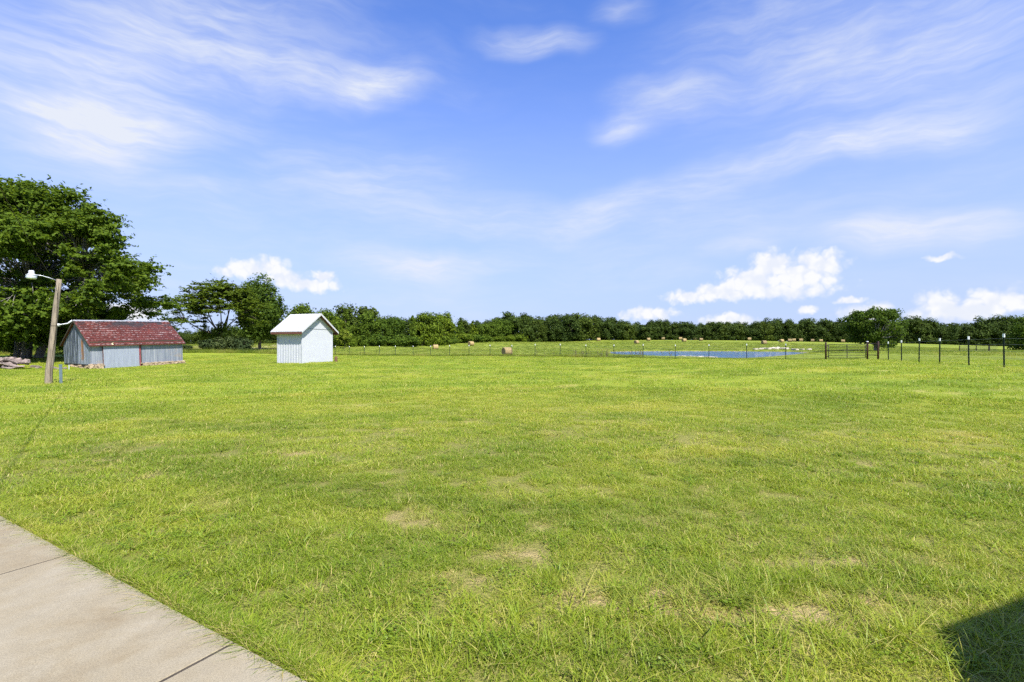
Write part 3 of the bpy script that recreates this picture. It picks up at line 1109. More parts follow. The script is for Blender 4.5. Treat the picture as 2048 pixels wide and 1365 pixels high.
def front_depth(u):
    return float(np.interp(u, [560, 640, 700, 760, 900, 1000, 1100, 1200, 1350, 1700, 1850, 2000, 2100, 2300], [122, 124, 128, 134, 170, 206, 226, 236, 249, 250, 246, 243, 240, 230]))


def woodland():
    r = np.random.default_rng(55)
    u = 600.0
    # front row
    while u < 2230:
        Y = front_depth(u) + r.uniform(0, 4)
        X = (u - UC) / FPX * Y
        z = g1(X, Y)
        want = EYE + (VH - top_row(u)) / FPX * Y - z
        wob = r.uniform(.80, 1.07)
        h = want * wob
        mid = u < 1010
        if mid:
            cedar = r.random() < .25
            ms = CEDAR[r.integers(2)] if cedar else MIDR[r.integers(4)]
            base = 9.5 if cedar else 10.5
            nm = 'cedar_tree' if cedar else 'hedgerow_tree'
            lab = ('narrow pointed evergreen in the hedgerow behind the fence, %s right of the white shed' % order('cedar') if cedar else 'bushy green hedgerow tree behind the fence, %s right of the white shed' % order('hedge'))
            grp = 'pointed evergreens in the hedgerow' if cedar else 'bushy trees in the hedgerow'
        else:
            tall = r.random() < .5
            ms = TALL[r.integers(4)] if tall else ROUND[r.integers(4)]
            base = 12.5 if tall else 11.5
            nm = 'woodland_tree'
            lab = 'dark tree of the distant woodland edge, %s from its left end' % order('wood')
            grp = 'trees of the distant woodland edge'
        s = h / base
        w = s * r.uniform(.75, 1.3) if s > .75 else s * 1.2
        place_tree(nm, ms, (X, Y, z - .1), r.uniform(0, 6.28), (w, w, s), lab, 'tree', grp)
        u += (5.2 if not mid else 5.2) * s * FPX / Y * r.uniform(.75, 1.1)
    # second row, fills the skyline
    u = 590.0
    while u < 2230:
        Y = front_depth(u) + r.uniform(9, 15)
        X = (u - UC) / FPX * Y
        z = g1(X, Y)
        h = (EYE + (VH - top_row(u)) / FPX * Y - z) * r.uniform(.90, 1.03)
        tall = r.random() < .6
        ms = TALL[r.integers(4)] if tall else ROUND[r.integers(4)]
        s = h / (12.5 if tall else 11.5)
        place_tree('woodland_tree', ms, (X, Y, z - .1), r.uniform(0, 6.28), (s * 1.1, s * 1.1, s),
                   'dark tree in the second row of the woodland, %s from the white shed' % order('wood2'), 'tree', 'trees standing behind the woodland edge')
        u += 6.5 * s * FPX / Y * r.uniform(.8, 1.1)
    # low bushes along the foot of the hedgerow and woodland
    shrub = [broad_tree(180 + i, 2.6, 3.6, .1, 14, 120, .17, M['leaf_mid'], M['bark'], .05, 'round', .2) for i in range(3)]
    u = 640.0
    while u < 1060:
        Y = front_depth(u) - r.uniform(2, 6)
        X = (u - UC) / FPX * Y
        s = r.uniform(.6, 1.5)
        place_tree('hedge_bush', shrub[r.integers(3)], (X, Y, g1(X, Y) - .05), r.uniform(0, 6.28), (s * 1.3, s * 1.3, s),
                   'low green bush at the hedgerow foot, %s right of the white shed' % order('bush'), 'bush', 'bushes at the foot of the hedgerow')
        u += r.uniform(9, 20)
    # skyline trees far behind the barn and the flat-topped tree
    u = 300.0
    while u < 600:
        Y = 270 + r.uniform(0, 12)
        X = (u - UC) / FPX * Y
        z = g1(X, Y)
        h = EYE + (VH - np.interp(u, [300, 400, 470, 600], [662, 660, 652, 650])) / FPX * Y - z
        s = h * r.uniform(.85, 1.05) / 11.5
        place_tree('field_edge_tree', ROUND[r.integers(4)], (X, Y, z - .1), r.uniform(0, 6.28), (s * 1.2, s * 1.2, s),
                   'dark far tree on the field edge right of the barn, %s from the left' % order('fe'), 'tree', 'trees on the far left field edge')
        u += r.uniform(10, 17)
    # dark trees in the gloom behind the barn, left
    for (uu, Y, h) in ((-60, 78, 9), (0, 74, 8), (40, 80, 10), (85, 76, 9), (125, 82, 9.5), (165, 88, 9), (-10, 66, 7.5), (100, 92, 11)):
        X = (uu - UC) / FPX * Y
        s = h / 10.5
        place_tree('thicket_tree', MIDR[r.integers(4)], (X, Y, g1(X, Y) - .1), r.uniform(0, 6.28), (s * 1.1, s * 1.1, s),
                   'bushy tree in the shaded thicket behind the barn, %s' % ['far left outside the picture', 'behind the stone heap', 'between the trunks and the light pole', 'directly behind the light pole', 'at the barn gable', 'behind the barn roof', 'nearest, behind the big trunks', 'tallest and farthest back'][COUNT.setdefault('th', 0)], 'tree', 'thicket trees behind the barn')
        COUNT['th'] += 1
    # right edge: nearer big tree
    for (uu, Y, vt, lab) in ((2056, 150, 630, 'large rounded tree cut off by the right edge of the picture'), (2120, 155, 628, 'rounded tree just beyond the right edge tree')):
        X = (uu - UC) / FPX * Y
        z = g1(X, Y)
        s = (EYE + (VH - vt) / FPX * Y - z) / 10.5
        place_tree('broadleaf_tree', MIDR[r.integers(4)], (X, Y, z - .1), r.uniform(0, 6.28), (s * 1.05, s * 1.05, s), lab, 'tree')
    # second trees right of the oak, over the shed roof
    for (uu, Y, vt, nm, lab) in ((600, 104, 606, 'hedgerow_tree', 'slim tree rising over the white shed roof, beside the dark dense tree'), (648, 112, 618, 'hedgerow_tree', 'low tree behind the right slope of the white shed roof')):
        X = (uu - UC) / FPX * Y
        z = g1(X, Y)
        s = (EYE + (VH - vt) / FPX * Y - z) / 10.5
        place_tree(nm, MIDR[r.integers(4)], (X, Y, z - .1), r.uniform(0, 6.28), (s * .9, s * .9, s), lab, 'tree')
    # yellow-green bush right of the shed
    yb = broad_tree(190, 4.2, 3.4, .4, 16, 130, .17, M['leaf_bright'], M['bark'], .06, 'round', .2)
    X, Y = px(690, 112)
    place_tree('sapling', yb, (X, Y, g1(X, Y)), 0, (1, 1, 1.05), 'bright yellow-green sapling in front of the hedgerow, right of the white shed')
    # scrubby bushes under the flat-topped tree
    sc = [broad_tree(195 + i, 2.0, 3.0, .05, 16, 130, .13, M['leaf_shrub'], M['bark'], .04, 'round', .2) for i in range(2)]
    for (uu, Y, s, lab) in ((416, 77, .9, 'grey-green scrub bush left of the flat-topped tree trunk'), (449, 75, 1.15, 'grey-green scrub bush hiding the foot of the flat-topped tree'),
                            (487, 76, 1.0, 'rounded grey-green bush right of the flat-topped tree'), (372, 70, .55, 'small dark bush beside the right end of the barn')):
        X = (uu - UC) / FPX * Y
        place_tree('scrub_bush', sc[r.integers(2)], (X, Y, g1(X, Y) - .05), r.uniform(0, 6.28), (s, s, s), lab, 'bush', 'scrub bushes at the back of the lawn')


woodland()


# ------------------------------------------------------------------ concrete walk
def build_walk():
    P0 = Vector((-1.371, 2.393, 0)); e = Vector((.863, -.505, 0)).normalized(); n = Vector((-e.y, e.x, 0)) * -1   # n points away from the lawn
    if n.y > 0: n = -n
    wd = 1.35
    joints = [-7.35, -5.35, -3.345, -2.005, 0.0, 2.0, 4.0]
    Mx = Matrix((( e.x, n.x, 0, P0.x), (e.y, n.y, 0, P0.y), (0, 0, 1, 0), (0, 0, 0, 1)))
    mb = MB()
    mb.box(joints[0] + .03, joints[-1] - .03, .02, wd - .02, -.22, -.06, Mx)
    base = mb.build('walkway', M['soil'])
    tag(base, 'pale concrete walk crossing the lower left corner', kind='structure')
    for j in joints[1:-1]:
        mb = MB(); mb.box(j - .0085, j + .0085, .004, wd - .004, -.05, .0268, Mx)
        o = mb.build('joint_filler', M['joint'], base)
    for a, b in zip(joints[:-1], joints[1:]):
        L = b - a - .016
        bm = bmesh.new()
        nx, ny = 10, 7
        top = {}
        for i in range(nx + 1):
            for j in range(ny + 1):
                top[i, j] = bm.verts.new((L * i / nx, wd * j / ny, .028 + random.uniform(-.0008, .0008)))
        for i in range(nx):
            for j in range(ny):
                bm.faces.new((top[i, j], top[i + 1, j], top[i + 1, j + 1], top[i, j + 1]))
        edge = [top[i, 0] for i in range(nx + 1)] + [top[nx, j] for j in range(1, ny + 1)] + [top[i, ny] for i in range(nx - 1, -1, -1)] + [top[0, j] for j in range(ny - 1, 0, -1)]
        low = []
        mid = []
        for v in edge:
            cx = min(max(v.co.x, .006), L - .006); cy = min(max(v.co.y, .006), wd - .006)
            mid.append(bm.verts.new((v.co.x, v.co.y, .020)))
            low.append(bm.verts.new((v.co.x, v.co.y, -.07)))
            v.co.x, v.co.y = cx, cy
        for i in range(len(edge)):
            j = (i + 1) % len(edge)
            bm.faces.new((edge[i], edge[j], mid[j], mid[i]))
            bm.faces.new((mid[i], mid[j], low[j], low[i]))
        bmesh.ops.recalc_face_normals(bm, faces=bm.faces)
        me = bpy.data.meshes.new('concrete_slab')
        bm.to_mesh(me); bm.free()
        me.materials.append(M['concrete'])
        o = bpy.data.objects.new('concrete_slab', me)
        o.matrix_world = Mx @ Matrix.Translation((a + .008, 0, random.uniform(-.002, .003)))
        link(o)
        o.parent = base
    return P0, e, n, wd


WALK = build_walk()


def walk_dist(x, y):
    """distance onto the lawn from the walk edge (negative on the concrete)"""
    P0, e, n, wd = WALK
    d = -((np.asarray(x) - P0.x) * n.x + (np.asarray(y) - P0.y) * n.y)
    return np.where(d < -wd, -wd - d, d)


# ------------------------------------------------------------------ house just behind the camera (throws the corner shadow)
def build_house():
    K = Vector((3.36, .75, 2.62))
    x = Vector((.863, -.505, 0)).normalized()
    y = Vector((-.505, -.863, 0)).normalized()
    zz = x.cross(y)
    h = empty('house', (K.x, K.y, 0))
    Mx = Matrix(((x.x, y.x, 0, 0), (x.y, y.y, 0, 0), (0, 0, 1, 0), (0, 0, 0, 1)))
    Wd, Ln, rise = 8.0, 12.0, 4.0
    mb = MB()
    poly = [(.45, .45, -.1), (Wd - .45, .45, -.1), (Wd - .45, .45, 2.9), (Wd / 2, .45, 6.3), (.45, .45, 2.9)]
    mb.prism([Mx @ Vector(p) for p in poly], (Mx.to_3x3() @ Vector((0, Ln - .9, 0))))
    mb.build('wall', M['house_white'], h)
    mb = MB()
    for s in (0, 1):
        a0 = (0, 2.62) if s == 0 else (Wd, 2.62)
        poly = [(a0[0], 0, 2.62), (Wd / 2, 0, 2.62 + rise), (Wd / 2, 0, 2.62 + rise - .16), (a0[0], 0, 2.62 - .16)]
        mb.prism([Mx @ Vector(p) for p in poly], (Mx.to_3x3() @ Vector((0, Ln, 0))))
    rf = mb.build('roof', M['shingle_dark'], h)
    mb = MB()
    p = Mx @ Vector((1.0, 4.9, 0))
    mb.tube([(p.x, p.y, 3.2), (p.x, p.y, 5.3)], .03, 8)
    mb.build('service_mast', M['galv'], h)
    tag(h, 'house whose roof corner shades the lawn at the lower right corner', 'house')
    return Vector((K.x + p.x, K.y + p.y, 5.25))


MAST = build_house()


# ------------------------------------------------------------------ old tin barn with red roof
def corrugated(w, h, pitch=.08, amp=.008, seg=4, trap=False):
    """vertical-ribbed sheet in local x/z, front towards -y"""
    n = max(2, int(w / pitch * seg))
    xs = np.linspace(0, w, n + 1)
    ph = (xs / pitch) % 1
    if trap:
        y = -amp * np.clip(1.6 * np.sin(2 * np.pi * ph), -1, 1)
    else:
        y = -amp * np.sin(2 * np.pi * ph)
    vs = []
    for z in (0, h):
        for x, yy in zip(xs, y): vs.append((x, yy, z))
    for z in (0, h):
        for x, yy in zip(xs, y): vs.append((x, yy + .012, z))
    m = n + 1
    f = []
    for i in range(n):
        f.append((i, i + 1, m + i + 1, m + i))
        f.append((2 * m + i + 1, 2 * m + i, 3 * m + i, 3 * m + i + 1))
        f.append((i, 2 * m + i, 2 * m + i + 1, i + 1))
        f.append((m + i, m + i + 1, 3 * m + i + 1, 3 * m + i))
    f.append((0, m, 3 * m, 2 * m)); f.append((n, 2 * m + n, 3 * m + n, m + n))
    return vs, f


def rubble(seed, sx, sy, sz, mat):
    """a squarish field stone with chipped corners"""
    r = random.Random(seed)
    bm = bmesh.new()
    bmesh.ops.create_cube(bm, size=1)
    bmesh.ops.bevel(bm, geom=list(bm.edges), offset=.16, segments=1, affect='EDGES', clamp_overlap=True)
    for v in bm.verts:
        v.co.x = (v.co.x + r.uniform(-.07, .07)) * sx
        v.co.y = (v.co.y + r.uniform(-.07, .07)) * sy
        v.co.z = (v.co.z + r.uniform(-.07, .07)) * sz
    me = bpy.data.meshes.new('stone')
    bm.to_mesh(me); bm.free()
    me.materials.append(mat)
    return me


def build_barn():
    Pz = EYE - 49 / FPX * 41.8
    root = empty('tin_barn', (-36.4, 41.8, Pz), (0, R(-1.8), math.atan2(.857, .515)))
    tag(root, 'old barn of weathered tin sheets with a red metal shingle roof and stone footing', 'barn')
    L, D = 7.2, 6.0
    top, ridge, zb = 2.28, 4.30, .42
    # inner shell: unseen solid dark box added so that no light leaks
    mb = MB()
    poly = [(.06, .06, -.5), (.06, D - .06, -.5), (.06, D - .06, top - .05), (.06, D / 2, ridge - .12), (.06, .06, top - .05)]
    mb.prism(poly, (L - .12, 0, 0))
    mb.build('light_block_shell', M['soil'], root)
    # front wall panels
    for (x0, x1, z0) in ((0.0, .86, zb), (3.78, 5.04, zb - .12), (5.045, 6.14, zb - .12), (6.145, 7.2, zb - .12)):
        vs, f = corrugated(x1 - x0 - .004, top - z0, .13, .006, 4)
        mb = MB(); mb.add(vs, f)
        o = mb.build('wall_panel', M['tin'], root)
        o.location = (x0, .0, z0)
    mb = MB(); vs, f = corrugated(2.92, .22, .13, .006, 4); mb.add(vs, f)
    o = mb.build('door_header', M['tin'], root); o.location = (.862, .0, top - .22)
    # door: proud sliding sheet, lighter
    door = bpy.data.objects.new('sliding_door', None)
    mb = MB(); vs, f = corrugated(2.66, 2.06, .09, .007, 4); mb.add(vs, f)
    d = mb.build('sliding_door', M['tin_door'], root)
    d.location = (.88, -.10, .02)
    mb = MB(); mb.box(.02, .05, -.03, .06, -.02, 2.08); o = mb.build('edge_strip', M['brown_trim'], d); o.location = (-.055, .02, 0)
    mb = MB(); mb.box(0, .12, -.02, .10, -.06, 2.10); o = mb.build('door_jamb', M['red_trim'], root); o.location = (3.56, -.06, .02)
    mb = MB(); mb.box(0, 3.6, -.05, 0, 0, .06); o = mb.build('door_track', M['galv'], root); o.location = (.6, -.06, 2.12)
    mb = MB(); mb.box(0, L + .02, -.03, .05, 0, .14); o = mb.build('eave_board', M['soil'], root); o.location = (-.01, -.015, top - .02)
    # gooseneck lamp over the door
    mb = MB()
    pts = [(0, 0, 0)] + [(0, -.10 - .28 * math.sin(t), .02 + .10 * (1 - math.cos(t)) - .26 * (t / math.pi) ** 2) for t in np.linspace(.2, math.pi, 8)]
    mb.tube(pts, .018, 8)
    lamp = mb.build('door_lamp', M['cream'], root, True)
    lamp.location = (1.5, -.02, top - .08)
    mb = MB()
    mb.lathe([(.03, .06), (.05, .05), (.20, -.05), (.19, -.06), (.03, .02)], 16)
    o = mb.build('lamp_shade', M['cream'], lamp, True); o.location = (pts[-1][0], pts[-1][1] - .05, pts[-1][2] - .02)
    # gable, left
    mb = MB()
    poly = [(-.012, .0, zb - .02), (-.012, D, zb - .02), (-.012, D, top), (-.012, D / 2, ridge - .03), (-.012, .0, top)]
    mb.prism(poly, (.02, 0, 0))
    gb = mb.build('gable_wall', M['tin_gable'], root)
    for i in range(9):                      # lapped sheet seams
        yy = .62 * (i + .9)
        if yy > D - .2: break
        zt = top + (ridge - top) * (1 - abs(yy - D / 2) / (D / 2)) - .12
        mb = MB(); mb.tube([(-.020, yy, zb), (-.020, yy, zt)], .014, 6)
        mb.build('sheet_seam', M['tin_gable'], gb)
    mb = MB(); mb.box(-.03, .05, -.03, .05, zb, top); mb.build('corner_strip', M['tin'], root)
    mb = MB(); mb.box(L - .05, L + .03, -.03, .05, zb - .1, top); mb.build('corner_strip', M['tin'], root)
    poly = [(L - .008, .0, .2), (L - .008, D, .2), (L - .008, D, top), (L - .008, D / 2, ridge - .03), (L - .008, .0, top)]
    mb = MB(); mb.prism(poly, (.02, 0, 0)); mb.build('gable_wall', M['tin'], root)
    mb = MB(); mb.box(0, L, D - .01, D + .01, .2, top); mb.build('back_wall', M['tin'], root)
    # roof deck
    ov, rk = .32, .16
    sl = (ridge - top) / (D / 2)
    def rz(y): return ridge - sl * abs(y - D / 2)
    mb = MB()
    y0 = -ov
    poly = [(-rk, y0, rz(y0)), (-rk, D / 2, ridge), (-rk, D + ov, rz(D + ov)), (-rk, D + ov, rz(D + ov) - .08), (-rk, D / 2, ridge - .09), (-rk, y0, rz(y0) - .08)]
    mb.prism(poly, (L + 2 * rk, 0, 0))
    roof = mb.build('roof', M['roof_deck'], root)
    # stamped metal shingles on the front slope
    slope = math.atan(sl)
    run = math.hypot(D / 2 + ov, rz(D / 2) - rz(y0))
    rows, cols = 11, 25
    rh, cw = run / rows, (L + 2 * rk) / cols
    meshes = []
    for s in range(6):
        rr = random.Random(s)
        bm = bmesh.new()
        vs = {}
        for i, xx in enumerate((0, .06, .5, .94, 1)):
            for j, yy in enumerate((-.02, .10, .55, 1.06)):
                lift = [.034, .036, .022, .006][j] + (.006 if i in (1, 3) else 0) + rr.uniform(-.002, .004)
                vs[i, j] = bm.verts.new((xx * (cw - .006), yy * rh + (rr.uniform(-.01, .012) if j == 0 else 0), lift))
        for i in range(4):
            for j in range(3):
                bm.faces.new((vs[i, j], vs[i + 1, j], vs[i + 1, j + 1], vs[i, j + 1]))
        lows = [bm.verts.new((vs[i, 0].co.x, vs[i, 0].co.y, .004)) for i in range(5)]
        for i in range(4):
            bm.faces.new((lows[i], lows[i + 1], vs[i + 1, 0], vs[i, 0]))
        me = bpy.data.meshes.new('shingle')
        bm.to_mesh(me); bm.free()
        a = me.attributes.new('wear', 'FLOAT', 'POINT')
        a.data.foreach_set('value', np.array([max(0, 1 - v.co.y / rh * 2.6) for v in me.vertices], dtype=np.float32))
        me.materials.append(M['red_shingle'])
        meshes.append(me)
    Rm = Matrix.Rotation(slope, 4, 'X')
    for j in range(rows):
        for i in range(cols):
            o = bpy.data.objects.new('shingle', meshes[random.randrange(6)])
            x = -rk + i * cw + (.5 * cw if j % 2 else 0)
            if x + cw > L + rk + .02: x = L + rk - cw
            s = j * rh
            o.matrix_local = Matrix.Translation((x, y0 + s * math.cos(slope), rz(y0) + s * math.sin(slope) + .004)) @ Rm @ Matrix.Rotation(random.uniform(-.012, .012), 4, 'Z')
            COL.objects.link(o); o.parent = roof
    mb = MB()
    mb.prism([(-rk - .01, D / 2 - .16, ridge - .085), (-rk - .01, D / 2, ridge + .05), (-rk - .01, D / 2 + .16, ridge - .085), (-rk - .01, D / 2, ridge + .02)], (L + 2 * rk + .02, 0, 0))
    mb.build('ridge_cap', M['galv'], roof)
    for xx in (-rk - .03, L + rk):
        mb = MB()
        for sgn in (0, 1):
            ya, yb = (y0, D / 2) if sgn == 0 else (D + ov, D / 2)
            mb.prism([(xx, ya, rz(ya) + .02), (xx, yb, ridge + .02), (xx, yb, ridge - .13), (xx, ya, rz(ya) - .12)], (.03, 0, 0))
        mb.build('rake_board', M['soil'], roof)
    # stone footing
    mb = MB(); mb.box(.02, L - .02, .05, .25, -.7, zb + .0); mb.box(.02, .2, .05, D, -.7, zb - .03)
    ft = mb.build('footing', M['soil'], root)
    sm = [rubble(300 + i, .30, .22, .13, M['stone_pale']) for i in range(6)]
    rr = random.Random(4)
    def course(xa, xb, zl, zh, yoff):
        z = zl
        while z < zh:
            x = xa + rr.uniform(-.05, .1)
            while x < xb:
                s = rr.uniform(.55, 1.15)
                o = bpy.data.objects.new('stone', sm[rr.randrange(6)])
                o.matrix_local = Matrix.Translation((x, yoff - rr.uniform(0, .10) - (zh - z) * .25, z)) @ Matrix.Rotation(rr.uniform(-.5, .5), 4, 'Z') @ Matrix.Rotation(rr.uniform(-.25, .25), 4, 'Y') @ Matrix.Diagonal((s, 1, rr.uniform(.75, 1.2), 1))
                COL.objects.link(o); o.parent = ft
                x += .29 * s
            z += .115
    course(-.05, .84, -.08, zb, .02)
    course(3.80, L + .12, -.08, zb - .10, .02)
    # gable side stones
    for i in range(16):
        o = bpy.data.objects.new('stone', sm[i % 6])
        o.matrix_local = Matrix.Translation((-.02 - rr.uniform(0, .12), .1 + i * .30, .05 + rr.uniform(-.1, .25))) @ Matrix.Rotation(1.5 + rr.uniform(-.3, .3), 4, 'Z')
        COL.objects.link(o); o.parent = ft
    # white stub pipe at the gable foot
    p = root.matrix_basis @ Vector((-.5, 1.3, 0))
    return p


M['tin_door'] = mat_simple('door_tin', (.30, .335, .40), .5, .2, .5, .18, 1.6, 0, (6, 6, .4))
M['roof_deck'] = mat_simple('roof_deck', (.12, .03, .028), .8)
build_barn()


# ------------------------------------------------------------------ white shed
def build_shed():
    C = Vector((-17, 39.2, 0))
    C.z = g1(C.x, C.y) - .03
    ang = math.atan2(.93, .36)
    root = empty('white_shed', C, (0, 0, ang))
    tag(root, 'small tall white shed with a pale metal gable roof standing on the lawn', 'shed')
    Wg, Dp = 3.4, 2.6
    wt, pk = 2.86, 4.10
    sl = (pk - wt) / (Wg / 2)
    # gable (front) wall and the other walls
    mb = MB()
    mb.prism([(.0, .02, -.2), (Wg, .02, -.2), (Wg, .02, wt), (0, .02, wt)], (0, .05, 0))
    mb.build('front_wall', M['white_paint'], root)
    mb = MB()
    mb.prism([(.0, .005, wt + .015), (Wg, .005, wt + .015), (Wg / 2, .005, pk)], (0, .05, 0))
    mb.build('gable_panel', M['white_paint'], root)
    mb = MB(); mb.box(0, Wg, -.012, .0, wt - .012, wt + .012); mb.build('gable_drip_strip', M['vent_grey'], root)
    mb = MB(); mb.box(Wg - .05, Wg, .07, Dp - .02, -.2, wt); mb.build('side_wall', M['white_paint'], root)
    mb = MB()
    mb.prism([(.0, Dp - .05, -.2), (Wg, Dp - .05, -.2), (Wg, Dp - .05, wt), (Wg / 2, Dp - .05, pk), (0, Dp - .05, wt)], (0, .05, 0))
    mb.build('back_wall', M['white_paint'], root)
    # ribbed metal left wall
    n = 9
    w = Dp - .10
    prof = []
    for i in range(n):
        a = w * i / n; p = w / n
        prof += [(a, 0), (a + .62 * p, 0), (a + .70 * p, .022), (a + .92 * p, .022)]
    prof.append((w, 0))
    mb = MB()
    vs = []; f = []
    for z in (-.2, wt + .1):
        for (yy, dd) in prof: vs.append((-dd - .0, .05 + yy, z))
    m = len(prof)
    for i in range(m - 1): f.append((i, i + 1, m + i + 1, m + i))
    mb.add(vs, f)
    mb.box(.012, .06, .07, Dp - .05, -.2, wt)
    mb.build('ribbed_wall', M['white_paint'], root)
    for (x, y) in ((0, 0), (Wg, 0), (0, Dp)):
        mb = MB(); mb.box(x - .06, x + .06, y - .03, y + .05, -.2, wt - .02)
        mb.build('corner_trim', M['white_paint'], root)
    # roof
    ov, rk = .40, .36
    def rz(x): return pk + .06 - sl * abs(x - Wg / 2)
    mb = MB()
    mb.prism([(-ov, -rk, rz(-ov)), (Wg / 2, -rk, rz(Wg / 2)), (Wg + ov, -rk, rz(Wg + ov)), (Wg + ov, -rk, rz(Wg + ov) - .05), (Wg / 2, -rk, rz(Wg / 2) - .055), (-ov, -rk, rz(-ov) - .05)], (0, Dp + 2 * rk, 0))
    roof = mb.build('roof', M['white_roof'], root)
    slope = math.atan(sl)
    run = (Wg / 2 + ov) / math.cos(slope)
    for i in range(9):
        y = -rk + .2 + i * .36
        for s in (-1, 1):
            mb = MB()
            mb.box(0, run - .02, -.016, .016, 0, .022)
            o = mb.build('roof_rib', M['white_roof'], roof)
            if s < 0:
                o.matrix_local = Matrix.Translation((-ov + .01, y, rz(-ov) + .004)) @ Matrix.Rotation(-slope, 4, 'Y')
            else:
                o.matrix_local = Matrix.Translation((Wg + ov - .01, y, rz(Wg + ov) + .004)) @ Matrix.Rotation(math.pi, 4, 'Z') @ Matrix.Rotation(-slope, 4, 'Y')
    mb = MB(); mb.box(-ov - .01, -ov + .03, -rk + .02, Dp + rk - .02, rz(-ov) - .24, rz(-ov) - .052); mb.build('eave_fascia', M['brown_trim'], roof)
    mb = MB(); mb.box(Wg + ov - .03, Wg + ov + .01, -rk + .02, Dp + rk - .02, rz(-ov) - .24, rz(-ov) - .052); mb.build('eave_fascia', M['brown_trim'], roof)
    for s in (0, 1):
        xa = -ov if s == 0 else Wg + ov
        for yy in (-rk - .025, Dp + rk):
            mb = MB()
            mb.prism([(xa, yy, rz(xa) + .015), (Wg / 2, yy, rz(Wg / 2) + .015), (Wg / 2, yy, rz(Wg / 2) - .15), (xa, yy, rz(xa) - .14)], (0, .025, 0))
            mb.build('rake_trim', M['white_roof'], roof)
        mb = MB()      # brown soffit boards under the rake
        xi = -ov + .05 if s == 0 else Wg + ov - .05
        mb.prism([(xi, -rk + .004, rz(xi) - .058), (Wg / 2, -rk + .004, rz(Wg / 2) - .064), (Wg / 2, -rk + .004, rz(Wg / 2) - .10), (xi, -rk + .004, rz(xi) - .095)], (0, rk - .02, 0))
        mb.build('soffit', M['brown_trim'], roof)
    mb = MB(); mb.box(Wg / 2 - .16, Wg / 2 + .16, -.03, .004, pk - .50, pk - .20)
    v = mb.build('gable_vent', M['vent_grey'], root)
    for i in range(4):
        mb = MB(); mb.box(Wg / 2 - .14, Wg / 2 + .14, -.05, -.03, pk - .47 + i * .07, pk - .44 + i * .07); mb.build('louvre', M['vent_grey'], v)
    # stump beside it
    X, Y = px(672, 41.5)
    mb = MB()
    mb.lathe([(.15, -.1), (.14, .1), (.125, .3), (.13, .48), (.12, .50)], 12)
    o = mb.build('wooden_post', M['stump'], None, True)
    o.location = (X, Y, g1(X, Y))
    tag(o, 'short brown wooden post stub beside the right corner of the white shed', 'post')


build_shed()


